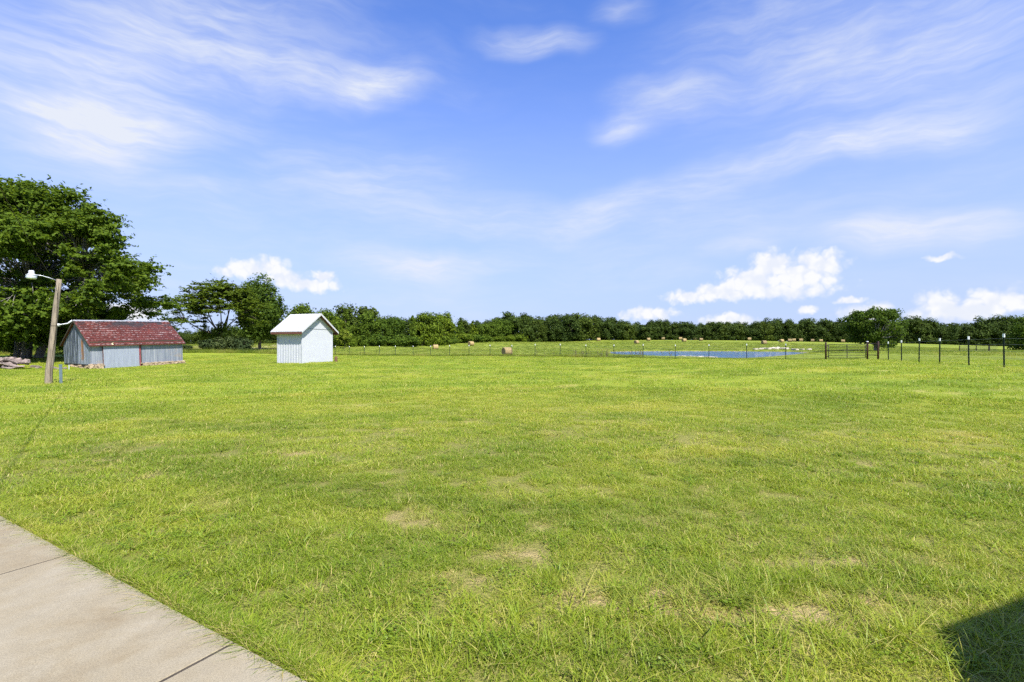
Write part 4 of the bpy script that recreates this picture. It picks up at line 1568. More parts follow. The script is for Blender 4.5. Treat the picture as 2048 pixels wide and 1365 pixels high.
# ------------------------------------------------------------------ yard light pole, wire, stakes, stones
def build_pole():
    X, Y = px(96, 23)
    z = g1(X, Y)
    root = empty('light_pole', (X, Y, z))
    tag(root, 'leaning weathered wooden pole carrying a yard light', 'light pole')
    left = Vector((-.72, -.69, 0))
    lean = -left * .38
    H = 5.0
    mb = MB()
    r = random.Random(2)
    pts = [Vector((0, 0, -.4)) - lean * .08] + [lean * t + Vector((r.uniform(-.012, .012), r.uniform(-.012, .012), H * t)) for t in np.linspace(0, 1, 9)]
    mb.tube(pts, [.150] + list(np.linspace(.146, .098, 9)), 14)
    pole = mb.build('pole', M['pole_wood'], root, True)
    topv = lean + Vector((0, 0, H))
    # splits / knots: conduit wire down the pole
    view = Vector((.69, -.72, 0))
    mb = MB()
    side = view * .9 - left * .45
    mb.tube([lean * t + Vector((0, 0, H * t)) + side.normalized() * (.150 - .050 * t) + left * .03 * math.sin(t * 9) for t in np.linspace(.02, .96, 14)], .012, 6)
    mb.build('cable', M['soil'], pole)
    mb = MB()
    for t in (.55, .78):
        c = lean * t + Vector((0, 0, H * t))
        mb.lathe([(.148 - .050 * t + .006, -.012), (.148 - .050 * t + .008, .012)], 14, Matrix.Translation(c))
        break
    mb.build('strap', M['soil'], pole)
    # lamp arm
    a0 = topv + left * .10 - Vector((0, 0, .06))
    arm = [a0, a0 + left * .25 + Vector((0, 0, .10)), a0 + left * .48 + Vector((0, 0, .17)), a0 + left * .76 + Vector((0, 0, .20))]
    mb = MB(); mb.tube(arm, .022, 8)
    mb.build('lamp_arm', M['galv'], root, True)
    hd = arm[-1] + left * .08
    T = Matrix.Translation(hd) @ Matrix.Scale(.80, 4)
    mb = MB()
    mb.lathe([(.02, .24), (.10, .235), (.125, .20), (.13, .05), (.15, .02), (.24, -.02), (.25, -.06), (.235, -.06), (.10, .0)], 24, T)
    head = mb.build('lamp_head', M['lamp_white'], root, True)
    mb = MB(); mb.lathe([(.232, -.062), (.238, -.09), (.232, -.20), (.205, -.26), (.12, -.275), (.02, -.28)], 24, T)
    mb.build('lamp_bowl', M['lamp_glass'], head, True)
    mb = MB(); mb.tube([hd + left * .20 + Vector((0, 0, -.045)), hd - left * .20 + Vector((0, 0, -.05))], .012, 6); mb.build('lamp_clip', M['galv'], head)
    # lower white bracket on the right
    c = lean * .56 + Vector((0, 0, H * .56)) - left * .14
    mb = MB()
    mb.tube([c, c - left * .16 + Vector((0, 0, .04)), c - left * .34 + Vector((0, 0, .08)), c - left * .50 + Vector((0, 0, .24))], [.032, .028, .032, .04], 10)
    mb.box(-.05, .05, -.05, .05, -.07, .07, Matrix.Translation(c))
    mb.build('bracket', M['lamp_white'], root, True)
    # service wire to the house
    w = bpy.data.objects.new('x', None); bpy.data.objects.remove(w)
    A = Vector((X, Y, z)) + topv + Vector((0, 0, -.12)) + left * .12
    B = MAST
    pts = [A.lerp(B, t) + Vector((0, 0, -4 * .45 * t * (1 - t))) for t in np.linspace(0, 1, 30)]
    mb = MB(); mb.tube(pts, .008, 6)
    o = mb.build('overhead_wire', M['soil'], None, True)
    tag(o, 'thin dark service wire running up left from the light pole', 'wire')
    # blue-grey stake right of the pole
    X2, Y2 = px(122, 23.2)
    mb = MB()
    mb.box(-.055, .055, -.055, .055, -.2, .84)
    mb.box(-.062, .062, -.062, .062, .84, .90)
    o = mb.build('utility_stake', M['stake_blue'])
    o.location = (X2, Y2, g1(X2, Y2)); o.rotation_euler = (0, R(-1), R(40))
    tag(o, 'short blue-grey square stake right of the light pole', 'stake')
    X2, Y2 = px(138, 41)
    mb = MB(); mb.tube([(0, 0, -.1), (.01, 0, .38)], .035, 8); mb.lathe([(.045, .36), (.045, .40)], 10)
    o = mb.build('pipe_stub', M['lamp_white'])
    o.location = (X2, Y2, g1(X2, Y2))
    tag(o, 'short white pipe stub at the foot of the barn gable', 'pipe')


build_pole()


def build_stones():
    rr = random.Random(8)
    mesh = [rubble(400 + i, .95, .55, .20, M['stone_grey']) for i in range(7)]
    X0, Y0 = px(10, 40)
    root = empty('stone_pile', (X0, Y0, g1(X0, Y0)))
    tag(root, 'heap of flat broken stone slabs left of the light pole', 'stone pile')
    for i in range(58):
        t = rr.uniform(-2.6, 1.55)
        h = max(.0, .78 - .12 * abs(t - .0) ** 1.2) * (1 if t < 1.6 else .45)
        zz = rr.uniform(0, h)
        dep = rr.uniform(-.75, .75) * (1 - zz / 1.2)
        o = bpy.data.objects.new('stone', mesh[rr.randrange(7)])
        s = rr.uniform(.55, 1.15)
        o.matrix_local = Matrix.Translation((t, dep + .1 * t, zz + .02)) @ Matrix.Rotation(rr.uniform(-.7, .7), 4, 'Z') @ Matrix.Rotation(rr.uniform(-.35, .35), 4, 'Y') @ Matrix.Rotation(rr.uniform(-.3, .3), 4, 'X') @ Matrix.Diagonal((s, s, rr.uniform(.7, 1.2), 1))
        COL.objects.link(o); o.parent = root
    names = ['leftmost', 'second from the left', 'middle', 'second from the right', 'rightmost']
    for i, (u, s) in enumerate(((70, .62), (78, .5), (108, .45), (117, .38), (128, .42))):
        X, Y = px(u, 40.5 + rr.uniform(0, 1.5))
        o = bpy.data.objects.new('loose_stone', mesh[i])
        o.location = (X, Y, g1(X, Y) + .06); o.rotation_euler = (0, rr.uniform(-.3, .3), rr.uniform(0, 3)); o.scale = (s, s, s * 1.8)
        link(o)
        tag(o, 'loose stone on the grass between stone heap and barn, %s of five' % names[i], 'stone', 'loose stones beside the barn')
    # pale rocks on the far bank of the pond
    rk = [rubble(450 + i, 2.0, 1.4, .75, M['rock_white']) for i in range(4)]
    spots = [(1521, 702), (1526, 701.2), (1535, 701.8), (1541, 700.2), (1546, 698.6), (1550, 702), (1553, 698.2), (1560, 701.6), (1566, 702), (1511, 702.6), (1572, 702.8), (1590, 703.8), (1604, 703.6), (1618, 703)]
    spots.sort()
    for i, (u, v) in enumerate(spots):
        Y = 124 + (703 - v) * 2.2 if u < 1580 else 116
        X = (u - UC) / FPX * Y
        s = rr.uniform(.45, .9)
        o = bpy.data.objects.new('bank_rock', rk[i % 4])
        o.location = (X, Y, g1(X, Y) + .10); o.rotation_euler = (rr.uniform(-.2, .2), rr.uniform(-.2, .2), rr.uniform(0, 3)); o.scale = (s, s, s)
        link(o)
        tag(o, 'pale limestone rock on the far bank of the pond, %s from the left' % nth(i + 1), 'rock', 'pale rocks on the far pond bank')
    # pale gravelly rocks on the near shore
    for i in range(18):
        u = 1358 + i * 4.4
        Y = (EYE - ZW) * FPX / (np.interp(u, [1330, 1370, 1405, 1436], [712.8, 713.8, 714.8, 716.0]) - VH) - .9
        X = (u - UC) / FPX * Y
        s = rr.uniform(.16, .34)
        o = bpy.data.objects.new('shore_rock', rk[i % 4])
        o.location = (X, Y, g1(X, Y) + .04); o.rotation_euler = (0, 0, rr.uniform(0, 3)); o.scale = (s * 1.2, s, s * .8)
        link(o)
        tag(o, 'small pale rock on the near shore of the pond, %s from the left' % nth(i + 1), 'rock', 'small pale rocks on the near shore')


build_stones()


# ------------------------------------------------------------------ fences and gate
def tpost_meshes(h=1.50):
    mb = MB()
    mb.prism([(-.028, 0, -.3), (.028, 0, -.3), (.028, -.008, -.3), (.005, -.008, -.3), (.004, -.045, -.3), (-.004, -.045, -.3), (-.005, -.008, -.3), (-.028, -.008, -.3)], (0, 0, h + .3 - .10))
    for i in range(18):
        mb.box(-.012, .012, .0, .010, .12 + i * .07, .15 + i * .07)
    a = mb.mesh('post', M['post_green'])
    mb = MB()
    mb.prism([(-.038, .006, h - .16), (.038, .006, h - .16), (.038, -.014, h - .16), (.010, -.05, h - .16), (-.010, -.05, h - .16), (-.038, -.014, h - .16)], (0, 0, .16))
    b = mb.mesh('white_tip', M['post_white'])
    return a, b


TP = tpost_meshes()


def wire_fence(pts, label, heights, first, last, wr):
    root = empty('wire_fence', (*pts[0], g1(*pts[0])))
    tag(root, label, 'fence')
    r = random.Random(3)
    O = Vector((*pts[0], g1(*pts[0])))
    posn = []
    for i, (x, y) in enumerate(pts):
        z = g1(x, y)
        p = Vector((x, y, z)) - O
        posn.append(p)
        o = bpy.data.objects.new('post', TP[0])
        o.location = p
        o.rotation_euler = (r.uniform(-.015, .015), r.uniform(-.015, .015), r.uniform(-.2, .2))
        o.scale = (1.15, 1.15, r.uniform(.97, 1.03))
        COL.objects.link(o); o.parent = root
        t = bpy.data.objects.new('white_tip', TP[1])
        COL.objects.link(t); t.parent = o
    ends = ([Vector((*first, g1(*first))) - O] if first else []) + posn + ([Vector((*last, g1(*last))) - O] if last else [])
    for h in heights:
        mb = MB()
        mb.tube([p + Vector((0, 0, h + r.uniform(-.01, .01))) for p in ends], wr, 5)
        mb.build('wire', M['wire'], root)
    return root


def on_line(u, A, B):
    """point of plan line A-B on the viewing column u"""
    k = (u - UC) / FPX
    d = B - A
    t = (k * A[1] - A[0]) / (d[0] - k * d[1])
    return tuple(A + d * t)


LEFT_U = [1571.5, 1493.5, 1418, 1350.5, 1286, 1228, 1172, 1120, 1070, 1024, 980, 938, 899, 861, 826, 791, 759, 728.5, 698.6, 670.7, 644, 619]
lp = [on_line(u, FA, FB) for u in LEFT_U]
RIGHT = [(21.98, 21.6), (23.7, 25.1), (24.4, 27.6), (25.5, 30.3), (27.3, 33.9), (29.5, 37.9)]
# extra posts continue out of the frame to the right
wire_fence(lp, 'long wire fence on white-tipped steel posts running from the gate to behind the white shed', (.15, .45, .75, 1.05, 1.30), (28.3, 44.0), None, .0045)
wire_fence([(20.4, 18.3)] + RIGHT, 'wire fence on tall dark posts with white tips at the right, right of the gate', (.15, .45, .75, 1.05, 1.32), None, (31.0, 41.0), .0035)


def build_gate():
    G0, G1, B1 = Vector((28.3, 43.6, 0)), Vector((31.75, 43.2, 0)), Vector((31.2, 41.2, 0))
    for p in (G0, G1, B1): p.z = g1(p.x, p.y)
    def post(name, p, h, label):
        mb = MB()
        mb.lathe([(.075, -.4), (.075, h - .02), (.065, h), (.02, h + .01)], 14)
        o = mb.build(name, M['gate_brown'], None, True)
        o.location = p
        tag(o, label, 'gate post', 'brown gate posts')
        return o
    post('gate_post', G0, 1.56, 'dark brown post at the hinge side, left end of the metal gate')
    # H-brace on the right
    root = empty('brace_posts', G1)
    tag(root, 'pair of dark brown posts joined by two rails at the right end of the gate', 'fence brace')
    for q in (G1, B1):
        mb = MB(); mb.lathe([(.08, -.4), (.08, 1.55), (.07, 1.57), (.02, 1.58)], 14)
        o = mb.build('post', M['gate_brown'], root, True); o.location = q - G1
    for h in (1.40, .40):
        mb = MB(); mb.tube([Vector((0, 0, h)), B1 - G1 + Vector((0, 0, h))], .035, 10); mb.build('rail', M['gate_brown'], root, True)
    mb = MB(); mb.lathe([(.085, 1.575), (.085, 1.62), (.05, 1.64)], 12); mb.build('cap', M['post_white'], root)
    # gate leaf
    d = (G1 - G0); L = d.length; ang = math.atan2(d.y, d.x)
    gt = empty('metal_gate', G0, (0, math.asin(-(d.z) / L), ang))
    tag(gt, 'dark tubular metal field gate with six horizontal rails', 'gate')
    x0, x1 = .24, L - .16
    zs = [.16, .36, .60, .86, 1.12, 1.36]
    mb = MB()
    mb.tube([(x0, 0, zs[0]), (x0, 0, zs[-1])], .028, 10); mb.build('upright', M['gate_metal'], gt, True)
    mb = MB(); mb.tube([(x1, 0, zs[0]), (x1, 0, zs[-1])], .028, 10); mb.build('upright', M['gate_metal'], gt, True)
    mb = MB(); mb.box((x0 + x1) / 2 - .03, (x0 + x1) / 2 + .03, -.035, -.02, zs[0], zs[-1]); mb.build('centre_brace', M['gate_metal'], gt)
    for z in zs:
        mb = MB(); mb.tube([(x0, 0, z), (x1, 0, z)], .021, 10); mb.build('rail', M['gate_metal'], gt, True)
    for z in (.30, 1.24):
        mb = MB(); mb.box(.06, x0 - .02, -.03, .03, z - .04, z + .04); mb.build('hinge', M['gate_metal'], gt)
    mb = MB(); mb.tube([(x1 + .02, 0, .9), (x1 + .10, 0, .84), (x1 + .18, 0, .9)], .012, 6); mb.build('chain', M['galv'], gt)
    # pale wooden stay between hinge post and gate
    # far gate in the right-hand pasture
    A = Vector((*px(1919, 118), 0)); B = Vector((*px(1980, 118), 0))
    A.z, B.z = g1(A.x, A.y), g1(B.x, B.y)
    root = empty('far_gate', A)
    tag(root, 'small distant dark rail gate and posts in the right-hand pasture', 'gate')
    for t in (0, .55, .97):
        mb = MB(); p = (B - A) * t
        w = .16 if t > .9 else .09
        mb.tube([p + Vector((0, 0, -.3)), p + Vector((0, 0, 1.35))], w, 8); mb.build('post', M['gate_metal'], root)
    for h in (.25, .55, .85, 1.15):
        mb = MB(); mb.tube([Vector((0, 0, h)), (B - A) * 1.25 + Vector((0, 0, h))], .04, 6); mb.build('rail', M['gate_metal'], root)


build_gate()


# ------------------------------------------------------------------ round hay bales
def mat_hay():
    m, k = new_mat('hay')
    co = k.n('ShaderNodeTexCoord').outputs['Object']
    rnd = k.n('ShaderNodeObjectInfo').outputs['Random']
    n = k.noise(k.mapping(co, scale=(26, 4, 4)), 1.0, 5, .7)
    b = k.noise(co, 3.0, 4, .6)
    c = k.ramp(n, [(.25, (.15, .11, .05)), (.5, (.27, .21, .10)), (.75, (.39, .32, .17))])
    c = k.mix(k.mapr(b, .5, .75, 0, .5), c, (.30, .21, .12))
    c = k.mix(1.0, c, k.ramp(rnd, [(0, (.75, .75, .78)), (1, (1.25, 1.2, 1.1))]), 'MULTIPLY')
    finish(k, principled(k, c, .9, 0, .15, bump(k, n, .8, .03)))
    return m


def bale_mesh():
    """round bale lying along x: bulging roll, layered spiral ends, settled flat underneath"""
    rad, ln, seg = .78, 1.5, 36
    prof = [(0.02, -ln / 2 + .02)]
    for i in range(1, 12):
        t = i / 12
        prof.append((rad * .93 * t, -ln / 2 + .012 * (1 if i % 2 else -1) + .02))
    prof += [(rad * .97, -ln / 2 + .05), (rad, -ln / 2 + .14)]
    for i in range(1, 13):
        x = -ln / 2 + .14 + (ln - .28) * i / 13
        prof.append((rad * (1.0 + (.012 if i % 2 else -.004)), x))
    prof += [(rad, ln / 2 - .14), (rad * .97, ln / 2 - .05)]
    for i in range(11, 0, -1):
        prof.append((rad * .93 * i / 12, ln / 2 - .012 * (1 if i % 2 else -1) - .02))
    prof.append((.02, ln / 2 - .02))
    vs = []
    for (r, x) in prof:
        for j in range(seg):
            a = 2 * math.pi * j / seg
            rr = r * (1 + .012 * math.sin(3 * a + x * 2) + random.uniform(-.010, .010))
            y, z = rr * math.cos(a), rr * math.sin(a)
            z = max(z, -rad * .90 - .02 * random.random())
            y *= 1 + .03 * (z < 0)
            vs.append((x, y, z + rad * .90))
    f = []
    for i in range(len(prof) - 1):
        for j in range(seg):
            a, c = i * seg + j, i * seg + (j + 1) % seg
            f.append((a, c, c + seg, a + seg))
    mb = MB(); mb.add(vs, f + [tuple(range(seg))[::-1], tuple(range((len(prof) - 1) * seg, len(prof) * seg))])
    return mb.mesh('hay_bale', mat_hay(), True)


BALES = [  # column, depth, yaw, label
    (1014, 85, 31, 'large near round hay bale just behind the wire fence'), (871, 140, 12, 'round hay bale left of the near one, in front of the hedgerow'),
    (942, 160, 40, 'round hay bale between the near bale and the hedgerow, at middle distance'), (1021, 222, 5, 'round hay bale at the dark gap of the hedgerow, directly beyond the near bale'),
    (1197, 228, 15, 'isolated round bale in front of the woodland, left of the pond\'s left end'), (1237, 246, 60, 'half hidden pale bale between the isolated bale and the pond bales'),
    (1273, 192, 50, 'brown round bale with dark end face, alone above the pond\'s left part'), (1286, 246, 0, None), (1297, 228, 20, None), (1326, 246, 5, None), (1349, 250, 0, None),
    (1361, 246, 0, None), (1368, 216, 35, None), (1390, 246, 0, None), (1402, 230, 20, None), (1436, 250, 0, None),
    (1499, 244, 0, 'pale round bale at the woodland foot above the middle of the pond'), (1528, 186, 35, 'dark round bale nearest the pond\'s far bank'), (1563, 214, 45, 'round bale with dark end, left of a longer pale one'),
    (1579.5, 225, 10, 'wide pinkish round bale in the row left of the gate'), (1588, 238, 0, None), (1602, 246, 0, None), (1625, 244, 0, None), (1642, 244, 0, None), (1686, 240, 0, None)]


def build_bales():
    me = bale_mesh()
    for i, (u, Y, yaw, lab) in enumerate(BALES):
        X = (u - UC) / FPX * Y
        o = bpy.data.objects.new('hay_bale', me)
        s = random.uniform(.95, 1.06)
        o.location = (X, Y, g1(X, Y) - .04)
        o.rotation_euler = (0, 0, R(yaw) + math.atan2(-X, Y))
        o.scale = (s * 1.05, s, s)
        link(o)
        tag(o, lab or 'small pale bale along the woodland foot, %s counting from the left' % order('bale'), 'hay bale', 'round bales in the hay field')


build_bales()


# ------------------------------------------------------------------ grass
def blade_strip(r, n, rad, hmin, hmax, wid, lean, curl, segs=3):
    """n curved tapering blades rooted in a disc: verts, quads/tris, per-vertex blade tint and height"""
    V = []; Q = []; T = []; tint = []
    for i in range(n):
        a = r.random() * 2 * math.pi
        q = rad * math.sqrt(r.random())
        x0, y0 = q * math.cos(a), q * math.sin(a)
        h = hmin + (hmax - hmin) * r.random() ** 1.4
        la = r.random() * 2 * math.pi
        ld = lean * (.2 + r.random())
        fx, fy = math.cos(la), math.sin(la)
        wa = la + math.pi / 2 + r.normal() * .5
        wx, wy = math.cos(wa), math.sin(wa)
        w = wid * (.6 + .7 * r.random())
        b = len(V)
        tv = r.random()
        for s in range(segs + 1):
            t = s / segs
            bend = ld * h * (t + curl * t * t)
            zz = h * t * (1 - .35 * min(1.2, ld * curl) * t)
            ww = w * (1 - t) ** .7 if s < segs else 0
            cx, cy = x0 + fx * bend, y0 + fy * bend
            if s < segs:
                V.append((cx - wx * ww / 2, cy - wy * ww / 2, zz)); V.append((cx + wx * ww / 2, cy + wy * ww / 2, zz))
                tint += [tv, tv]
            else:
                V.append((cx, cy, zz)); tint.append(tv)
        for s in range(segs - 1):
            Q.append((b + 2 * s, b + 2 * s + 1, b + 2 * s + 3, b + 2 * s + 2))
        T.append((b + 2 * segs - 2, b + 2 * segs - 1, b + 2 * segs))
    return V, Q, T, tint


def mat_grass(name, pasture=False):
    m, k = new_mat(name)
    dry = k.attr('dry', 'INSTANCER'); dark = k.attr('dark', 'INSTANCER'); straw = k.attr('straw', 'INSTANCER')
    bt = k.attr('tint')
    if pasture:
        c = k.ramp(k.math('ADD', dry, k.mapr(bt, 0, 1, -.25, .25, False), clamp=True), [(0, (.10, .155, .012)), (.5, (.19, .24, .022)), (.8, (.26, .28, .042)), (1, (.38, .33, .10))])
    else:
        d2 = k.math('ADD', dry, k.mapr(bt, 0, 1, -.40, .36, False), clamp=True)
        s2 = k.math('MAXIMUM', k.math('MULTIPLY', straw, k.mapr(bt, .0, .5, .35, 1.0)), k.mapr(bt, .86, .96, 0, .70))
        c = grass_colour(k, d2, dark, s2)
    p = principled(k, c, .45, 0, .30)
    tr = k.n('ShaderNodeBsdfTranslucent')
    k.put(tr.inputs[0], k.mix(1.0, c, (1.15, 1.2, .6), 'MULTIPLY'))
    mx = k.n('ShaderNodeMixShader')
    mx.inputs[0].default_value = .40
    k.put(mx.inputs[1], p); k.put(mx.inputs[2], tr.outputs[0])
    finish(k, mx.outputs[0])
    return m


def tuft_set(name, mat, specs):
    col = bpy.data.collections.new(name)      # kept out of the scene: only a source for the scattered grass
    for i, (n, rad, h0, h1, w, lean, curl, segs) in enumerate(specs):
        V, Q, T, tint = blade_strip(np.random.default_rng(900 + i + len(name)), n, rad, h0, h1, w, lean, curl, segs)
        me = mesh_np('tuft', V, [np.array(Q).reshape(-1, 4) if Q else [], np.array(T)], mat, False, dict(tint=tint))
        col.objects.link(bpy.data.objects.new('tuft', me))
    return col


def scatter(name, col, pts, scale, dry, dark, straw, label, cat='grass'):
    n = len(pts)
    me = bpy.data.meshes.new(name)
    me.vertices.add(n)
    me.vertices.foreach_set('co', pts.astype(np.float32).ravel())
    def at(nm, v, t='FLOAT'):
        a = me.attributes.new(nm, t, 'POINT')
        a.data.foreach_set('vector' if t == 'FLOAT_VECTOR' else 'value', v.astype(np.int32 if t == 'INT' else np.float32).ravel())
    at('dry', dry); at('dark', dark); at('straw', straw)
    at('scl', np.stack([scale[:, 0], scale[:, 0], scale[:, 1]], -1), 'FLOAT_VECTOR')
    at('rot', np.stack([rng.normal(size=n) * .08, rng.normal(size=n) * .08, rng.random(n) * 6.283], -1), 'FLOAT_VECTOR')
    at('idx', rng.integers(0, len(col.objects), n), 'INT')
    o = link(bpy.data.objects.new(name, me))
    ng = bpy.data.node_groups.new(name + '_scatter', 'GeometryNodeTree')
    ng.interface.new_socket('Geometry', in_out='INPUT', socket_type='NodeSocketGeometry')
    ng.interface.new_socket('Geometry', in_out='OUTPUT', socket_type='NodeSocketGeometry')
    N, Lk = ng.nodes, ng.links
    gi, go = N.new('NodeGroupInput'), N.new('NodeGroupOutput')
    ci = N.new('GeometryNodeCollectionInfo')
    ci.inputs['Collection'].default_value = col
    ci.inputs['Separate Children'].default_value = True
    ci.inputs['Reset Children'].default_value = True
    ip = N.new('GeometryNodeInstanceOnPoints')
    ip.inputs['Pick Instance'].default_value = True
    def na(nm, t):
        a = N.new('GeometryNodeInputNamedAttribute'); a.data_type = t
        a.inputs['Name'].default_value = nm
        return a.outputs['Attribute']
    e2r = N.new('FunctionNodeEulerToRotation')
    Lk.new(na('rot', 'FLOAT_VECTOR'), e2r.inputs[0])
    Lk.new(gi.outputs[0], ip.inputs['Points'])
    Lk.new(ci.outputs[0], ip.inputs['Instance'])
    Lk.new(na('idx', 'INT'), ip.inputs['Instance Index'])
    Lk.new(e2r.outputs[0], ip.inputs['Rotation'])
    Lk.new(na('scl', 'FLOAT_VECTOR'), ip.inputs['Scale'])
    Lk.new(ip.outputs[0], go.inputs[0])
    md = o.modifiers.new('scatter', 'NODES')
    md.node_group = ng
    return tag(o, label, cat, kind='stuff')


def ring_points(r0, r1, dens, half=R(56)):
    """random ground spots between two distances, over a fan wider than the view"""
    n = int(dens * (r1 * r1 - r0 * r0) * half)
    rr = np.sqrt(r0 * r0 + (r1 * r1 - r0 * r0) * rng.random(n))
    a = (rng.random(n) * 2 - 1) * half
    return rr * np.sin(a), rr * np.cos(a)


def build_grass():
    mg = mat_grass('lawn_blades')
    mp = mat_grass('pasture_blades', True)
    fine = tuft_set('tufts_fine', mg, [(150, .11, .015, .050, .0042, 1.0, 1.0, 3), (150, .11, .015, .045, .0046, 1.2, 1.1, 3), (130, .10, .020, .055, .0050, .9, .8, 3), (160, .11, .015, .040, .0040, 1.4, 1.2, 3), (140, .11, .018, .05, .0046, 1.1, .9, 3)])
    lush = tuft_set('tufts_lush', mg, [(34, .09, .035, .075, .0068, .9, .9, 4), (30, .09, .035, .085, .0075, 1.1, .9, 4), (36, .10, .03, .07, .0064, 1.2, 1.0, 4)])
    midt = tuft_set('tufts_mid', mg, [(130, .19, .018, .055, .0075, 1.0, .8, 2), (130, .19, .015, .055, .0075, .9, .8, 2), (120, .17, .018, .05, .008, 1.2, .8, 2), (125, .18, .02, .06, .0075, 1.1, .8, 2)])
    fart = tuft_set('tufts_far', mg, [(150, .52, .035, .08, .016, .8, .6, 1), (150, .52, .035, .09, .016, .7, .6, 1), (140, .5, .03, .075, .018, 1.0, .6, 1)])
    tall = tuft_set('tufts_tall', mp, [(34, .22, .18, .55, .014, .35, .6, 3), (30, .20, .22, .70, .013, .3, .5, 3), (40, .25, .15, .42, .014, .5, .8, 3)])
    hay = tuft_set('tufts_hay', mp, [(44, .55, .10, .26, .030, .5, .6, 2), (44, .55, .10, .30, .030, .5, .5, 2)])
    edgt = tuft_set('tufts_edge', mg, [(34, .032, .015, .060, .0046, .9, .9, 3), (30, .030, .02, .070, .0052, 1.1, .9, 3), (36, .034, .015, .05, .0044, 1.2, 1.0, 3)])
    long_ = tuft_set('tufts_long', mg, [(22, .06, .08, .16, .0062, .8, .8, 5), (20, .06, .08, .18, .0070, 1.0, .9, 5)])

    def lawn(name, col, r0, r1, dens, s0, s1, label, sel=None):
        x, y = ring_points(r0, r1, dens)
        keep = (walk_dist(x, y) > .085) & (pasture_mask(x, y) < .7)
        dry, dark, st = lawn_tint(x, y)
        if sel is not None: keep &= sel(x, y, dry, dark, st)
        keep &= rng.random(len(x)) > st * .8
        x, y, dry, dark, st = x[keep], y[keep], dry[keep], dark[keep], st[keep]
        hgt = (s0 + (s1 - s0) * rng.random(len(x))) * (.75 + .6 * fbm(x * 3, y * 3, 63, 2)) * (1.08 - .55 * st - .15 * dry)
        edge = np.clip(walk_dist(x, y) / .20, .8, 1) if r0 < 10 else 1
        sc = np.stack([.85 + .4 * rng.random(len(x)), hgt * edge], -1)
        scatter(name, col, np.stack([x, y, gz(x, y) - .004], -1), sc, dry, dark, st, label)

    lush_sel = lambda x, y, dry, dark, st: (fbm(x * .9, y * .9, 61, 3) + .25 * np.exp(-((x + .6) ** 2 + (y - 2.3) ** 2) / 1.6) - .6 * st > .47)
    lawn('near_lawn_grass', fine, 1.2, 6.5, 92, .75, 1.25, 'fine short lawn grass nearest the walk')
    lawn('lush_lawn_grass', lush, 1.2, 7.5, 55, .7, 1.2, 'coarser lush green grass in the foreground', lush_sel)
    lawn('middle_lawn_grass', midt, 6.0, 17, 34, .7, 1.25, 'short mown grass of the middle lawn')
    lawn('back_lawn_grass', fart, 15, 72, 2.9, .7, 1.25, 'mown grass of the back lawn up to the fence')
    # longer, flattened grass near the bottom right
    xs = []; ys = []
    for (cx, cy, rx, ry, n) in ((1.30, 2.95, .40, .14, 70), (.75, 2.75, .3, .12, 24), (-.45, 2.35, .35, .12, 22), (1.9, 2.95, .5, .2, 36), (.5, 2.35, .5, .12, 30), (1.7, 2.35, .4, .12, 26), (2.2, 2.4, .5, .2, 40), (3.0, 3.6, .7, .4, 40), (-2.6, 3.4, .5, .05, 0)):
        xs.append(cx + rng.normal(size=n) * rx); ys.append(cy + rng.normal(size=n) * ry)
    x = np.concatenate(xs); y = np.concatenate(ys)
    kp = walk_dist(x, y) > .28
    x, y = x[kp], y[kp]
    dry, dark, st = lawn_tint(x, y)
    scatter('long_lawn_grass', long_, np.stack([x, y, gz(x, y) - .004], -1), np.stack([.7 + .4 * rng.random(len(x)), .6 + .4 * rng.random(len(x))], -1), dry * .7, dark * .4, st * .2, 'longer leaning grass blades among the dry patches')
    # dry clippings along the walk edge
    n = 4600
    P0, e, nn, wd = WALK
    t = -6.5 + 9.0 * rng.random(n)
    dd = .012 + .10 * rng.random(n) ** 1.2 + .035 * np.clip(fbm(t * 1.7, t * 0, 91, 3) - .45, 0, 1) * 3 * rng.random(n)
    x = P0.x + e.x * t - nn.x * dd; y = P0.y + e.y * t - nn.y * dd
    dry, dark, st = lawn_tint(x, y)
    scatter('walk_edge_grass', edgt, np.stack([x, y, gz(x, y) - .002], -1), np.stack([.7 + .7 * rng.random(n), (.6 + .7 * rng.random(n)) * (.6 + .8 * fbm(t * 2.5, dd * 0, 92, 3))], -1),
            np.clip(dry, 0, 1), dark * .4, np.where(rng.random(n) < .20 * (dd < .05), .85, st), 'straw-tipped grass fringing the edge of the walk')
    # broad-leaved lawn weeds and clover among the grass
    mw = mat_grass('weed_leaves')
    wcol = bpy.data.collections.new('weeds')
    for q in range(4):
        r = np.random.default_rng(700 + q)
        if q < 2:      # clover mat: little rounded leaflets held flat
            m = 90
            a = r.random(m) * 6.283; rr = .10 * np.sqrt(r.random(m))
            c = np.stack([rr * np.cos(a), rr * np.sin(a), .020 + .022 * r.random(m)], -1)
            v, f = leaves(c, np.array([0, 0, 1.0]) + r.normal(size=(m, 3)) * .35, np.full(m, .0085), .85, r)
            tn = np.repeat(r.random(m) * .5, 4)
            me = mesh_np('weed', v, f, mw, False, dict(tint=tn))
        else:          # rosette of broad blades
            V, Q, T, tn = blade_strip(r, 11, .012, .05, .10, .016, 1.5, .9, 4)
            me = mesh_np('weed', V, [np.array(Q).reshape(-1, 4), np.array(T)], mw, False, dict(tint=np.array(tn) * .6))
        wcol.objects.link(bpy.data.objects.new('weed', me))
    x, y = ring_points(1.5, 11, 7)
    patch = fbm(x * .7, y * .7, 95, 3)
    dry, dark, st = lawn_tint(x, y)
    kp = (walk_dist(x, y) > .12) & ((patch > .54) | (dark > .45) | (rng.random(len(x)) < .10))
    x, y, dry, dark = x[kp], y[kp], dry[kp], dark[kp]
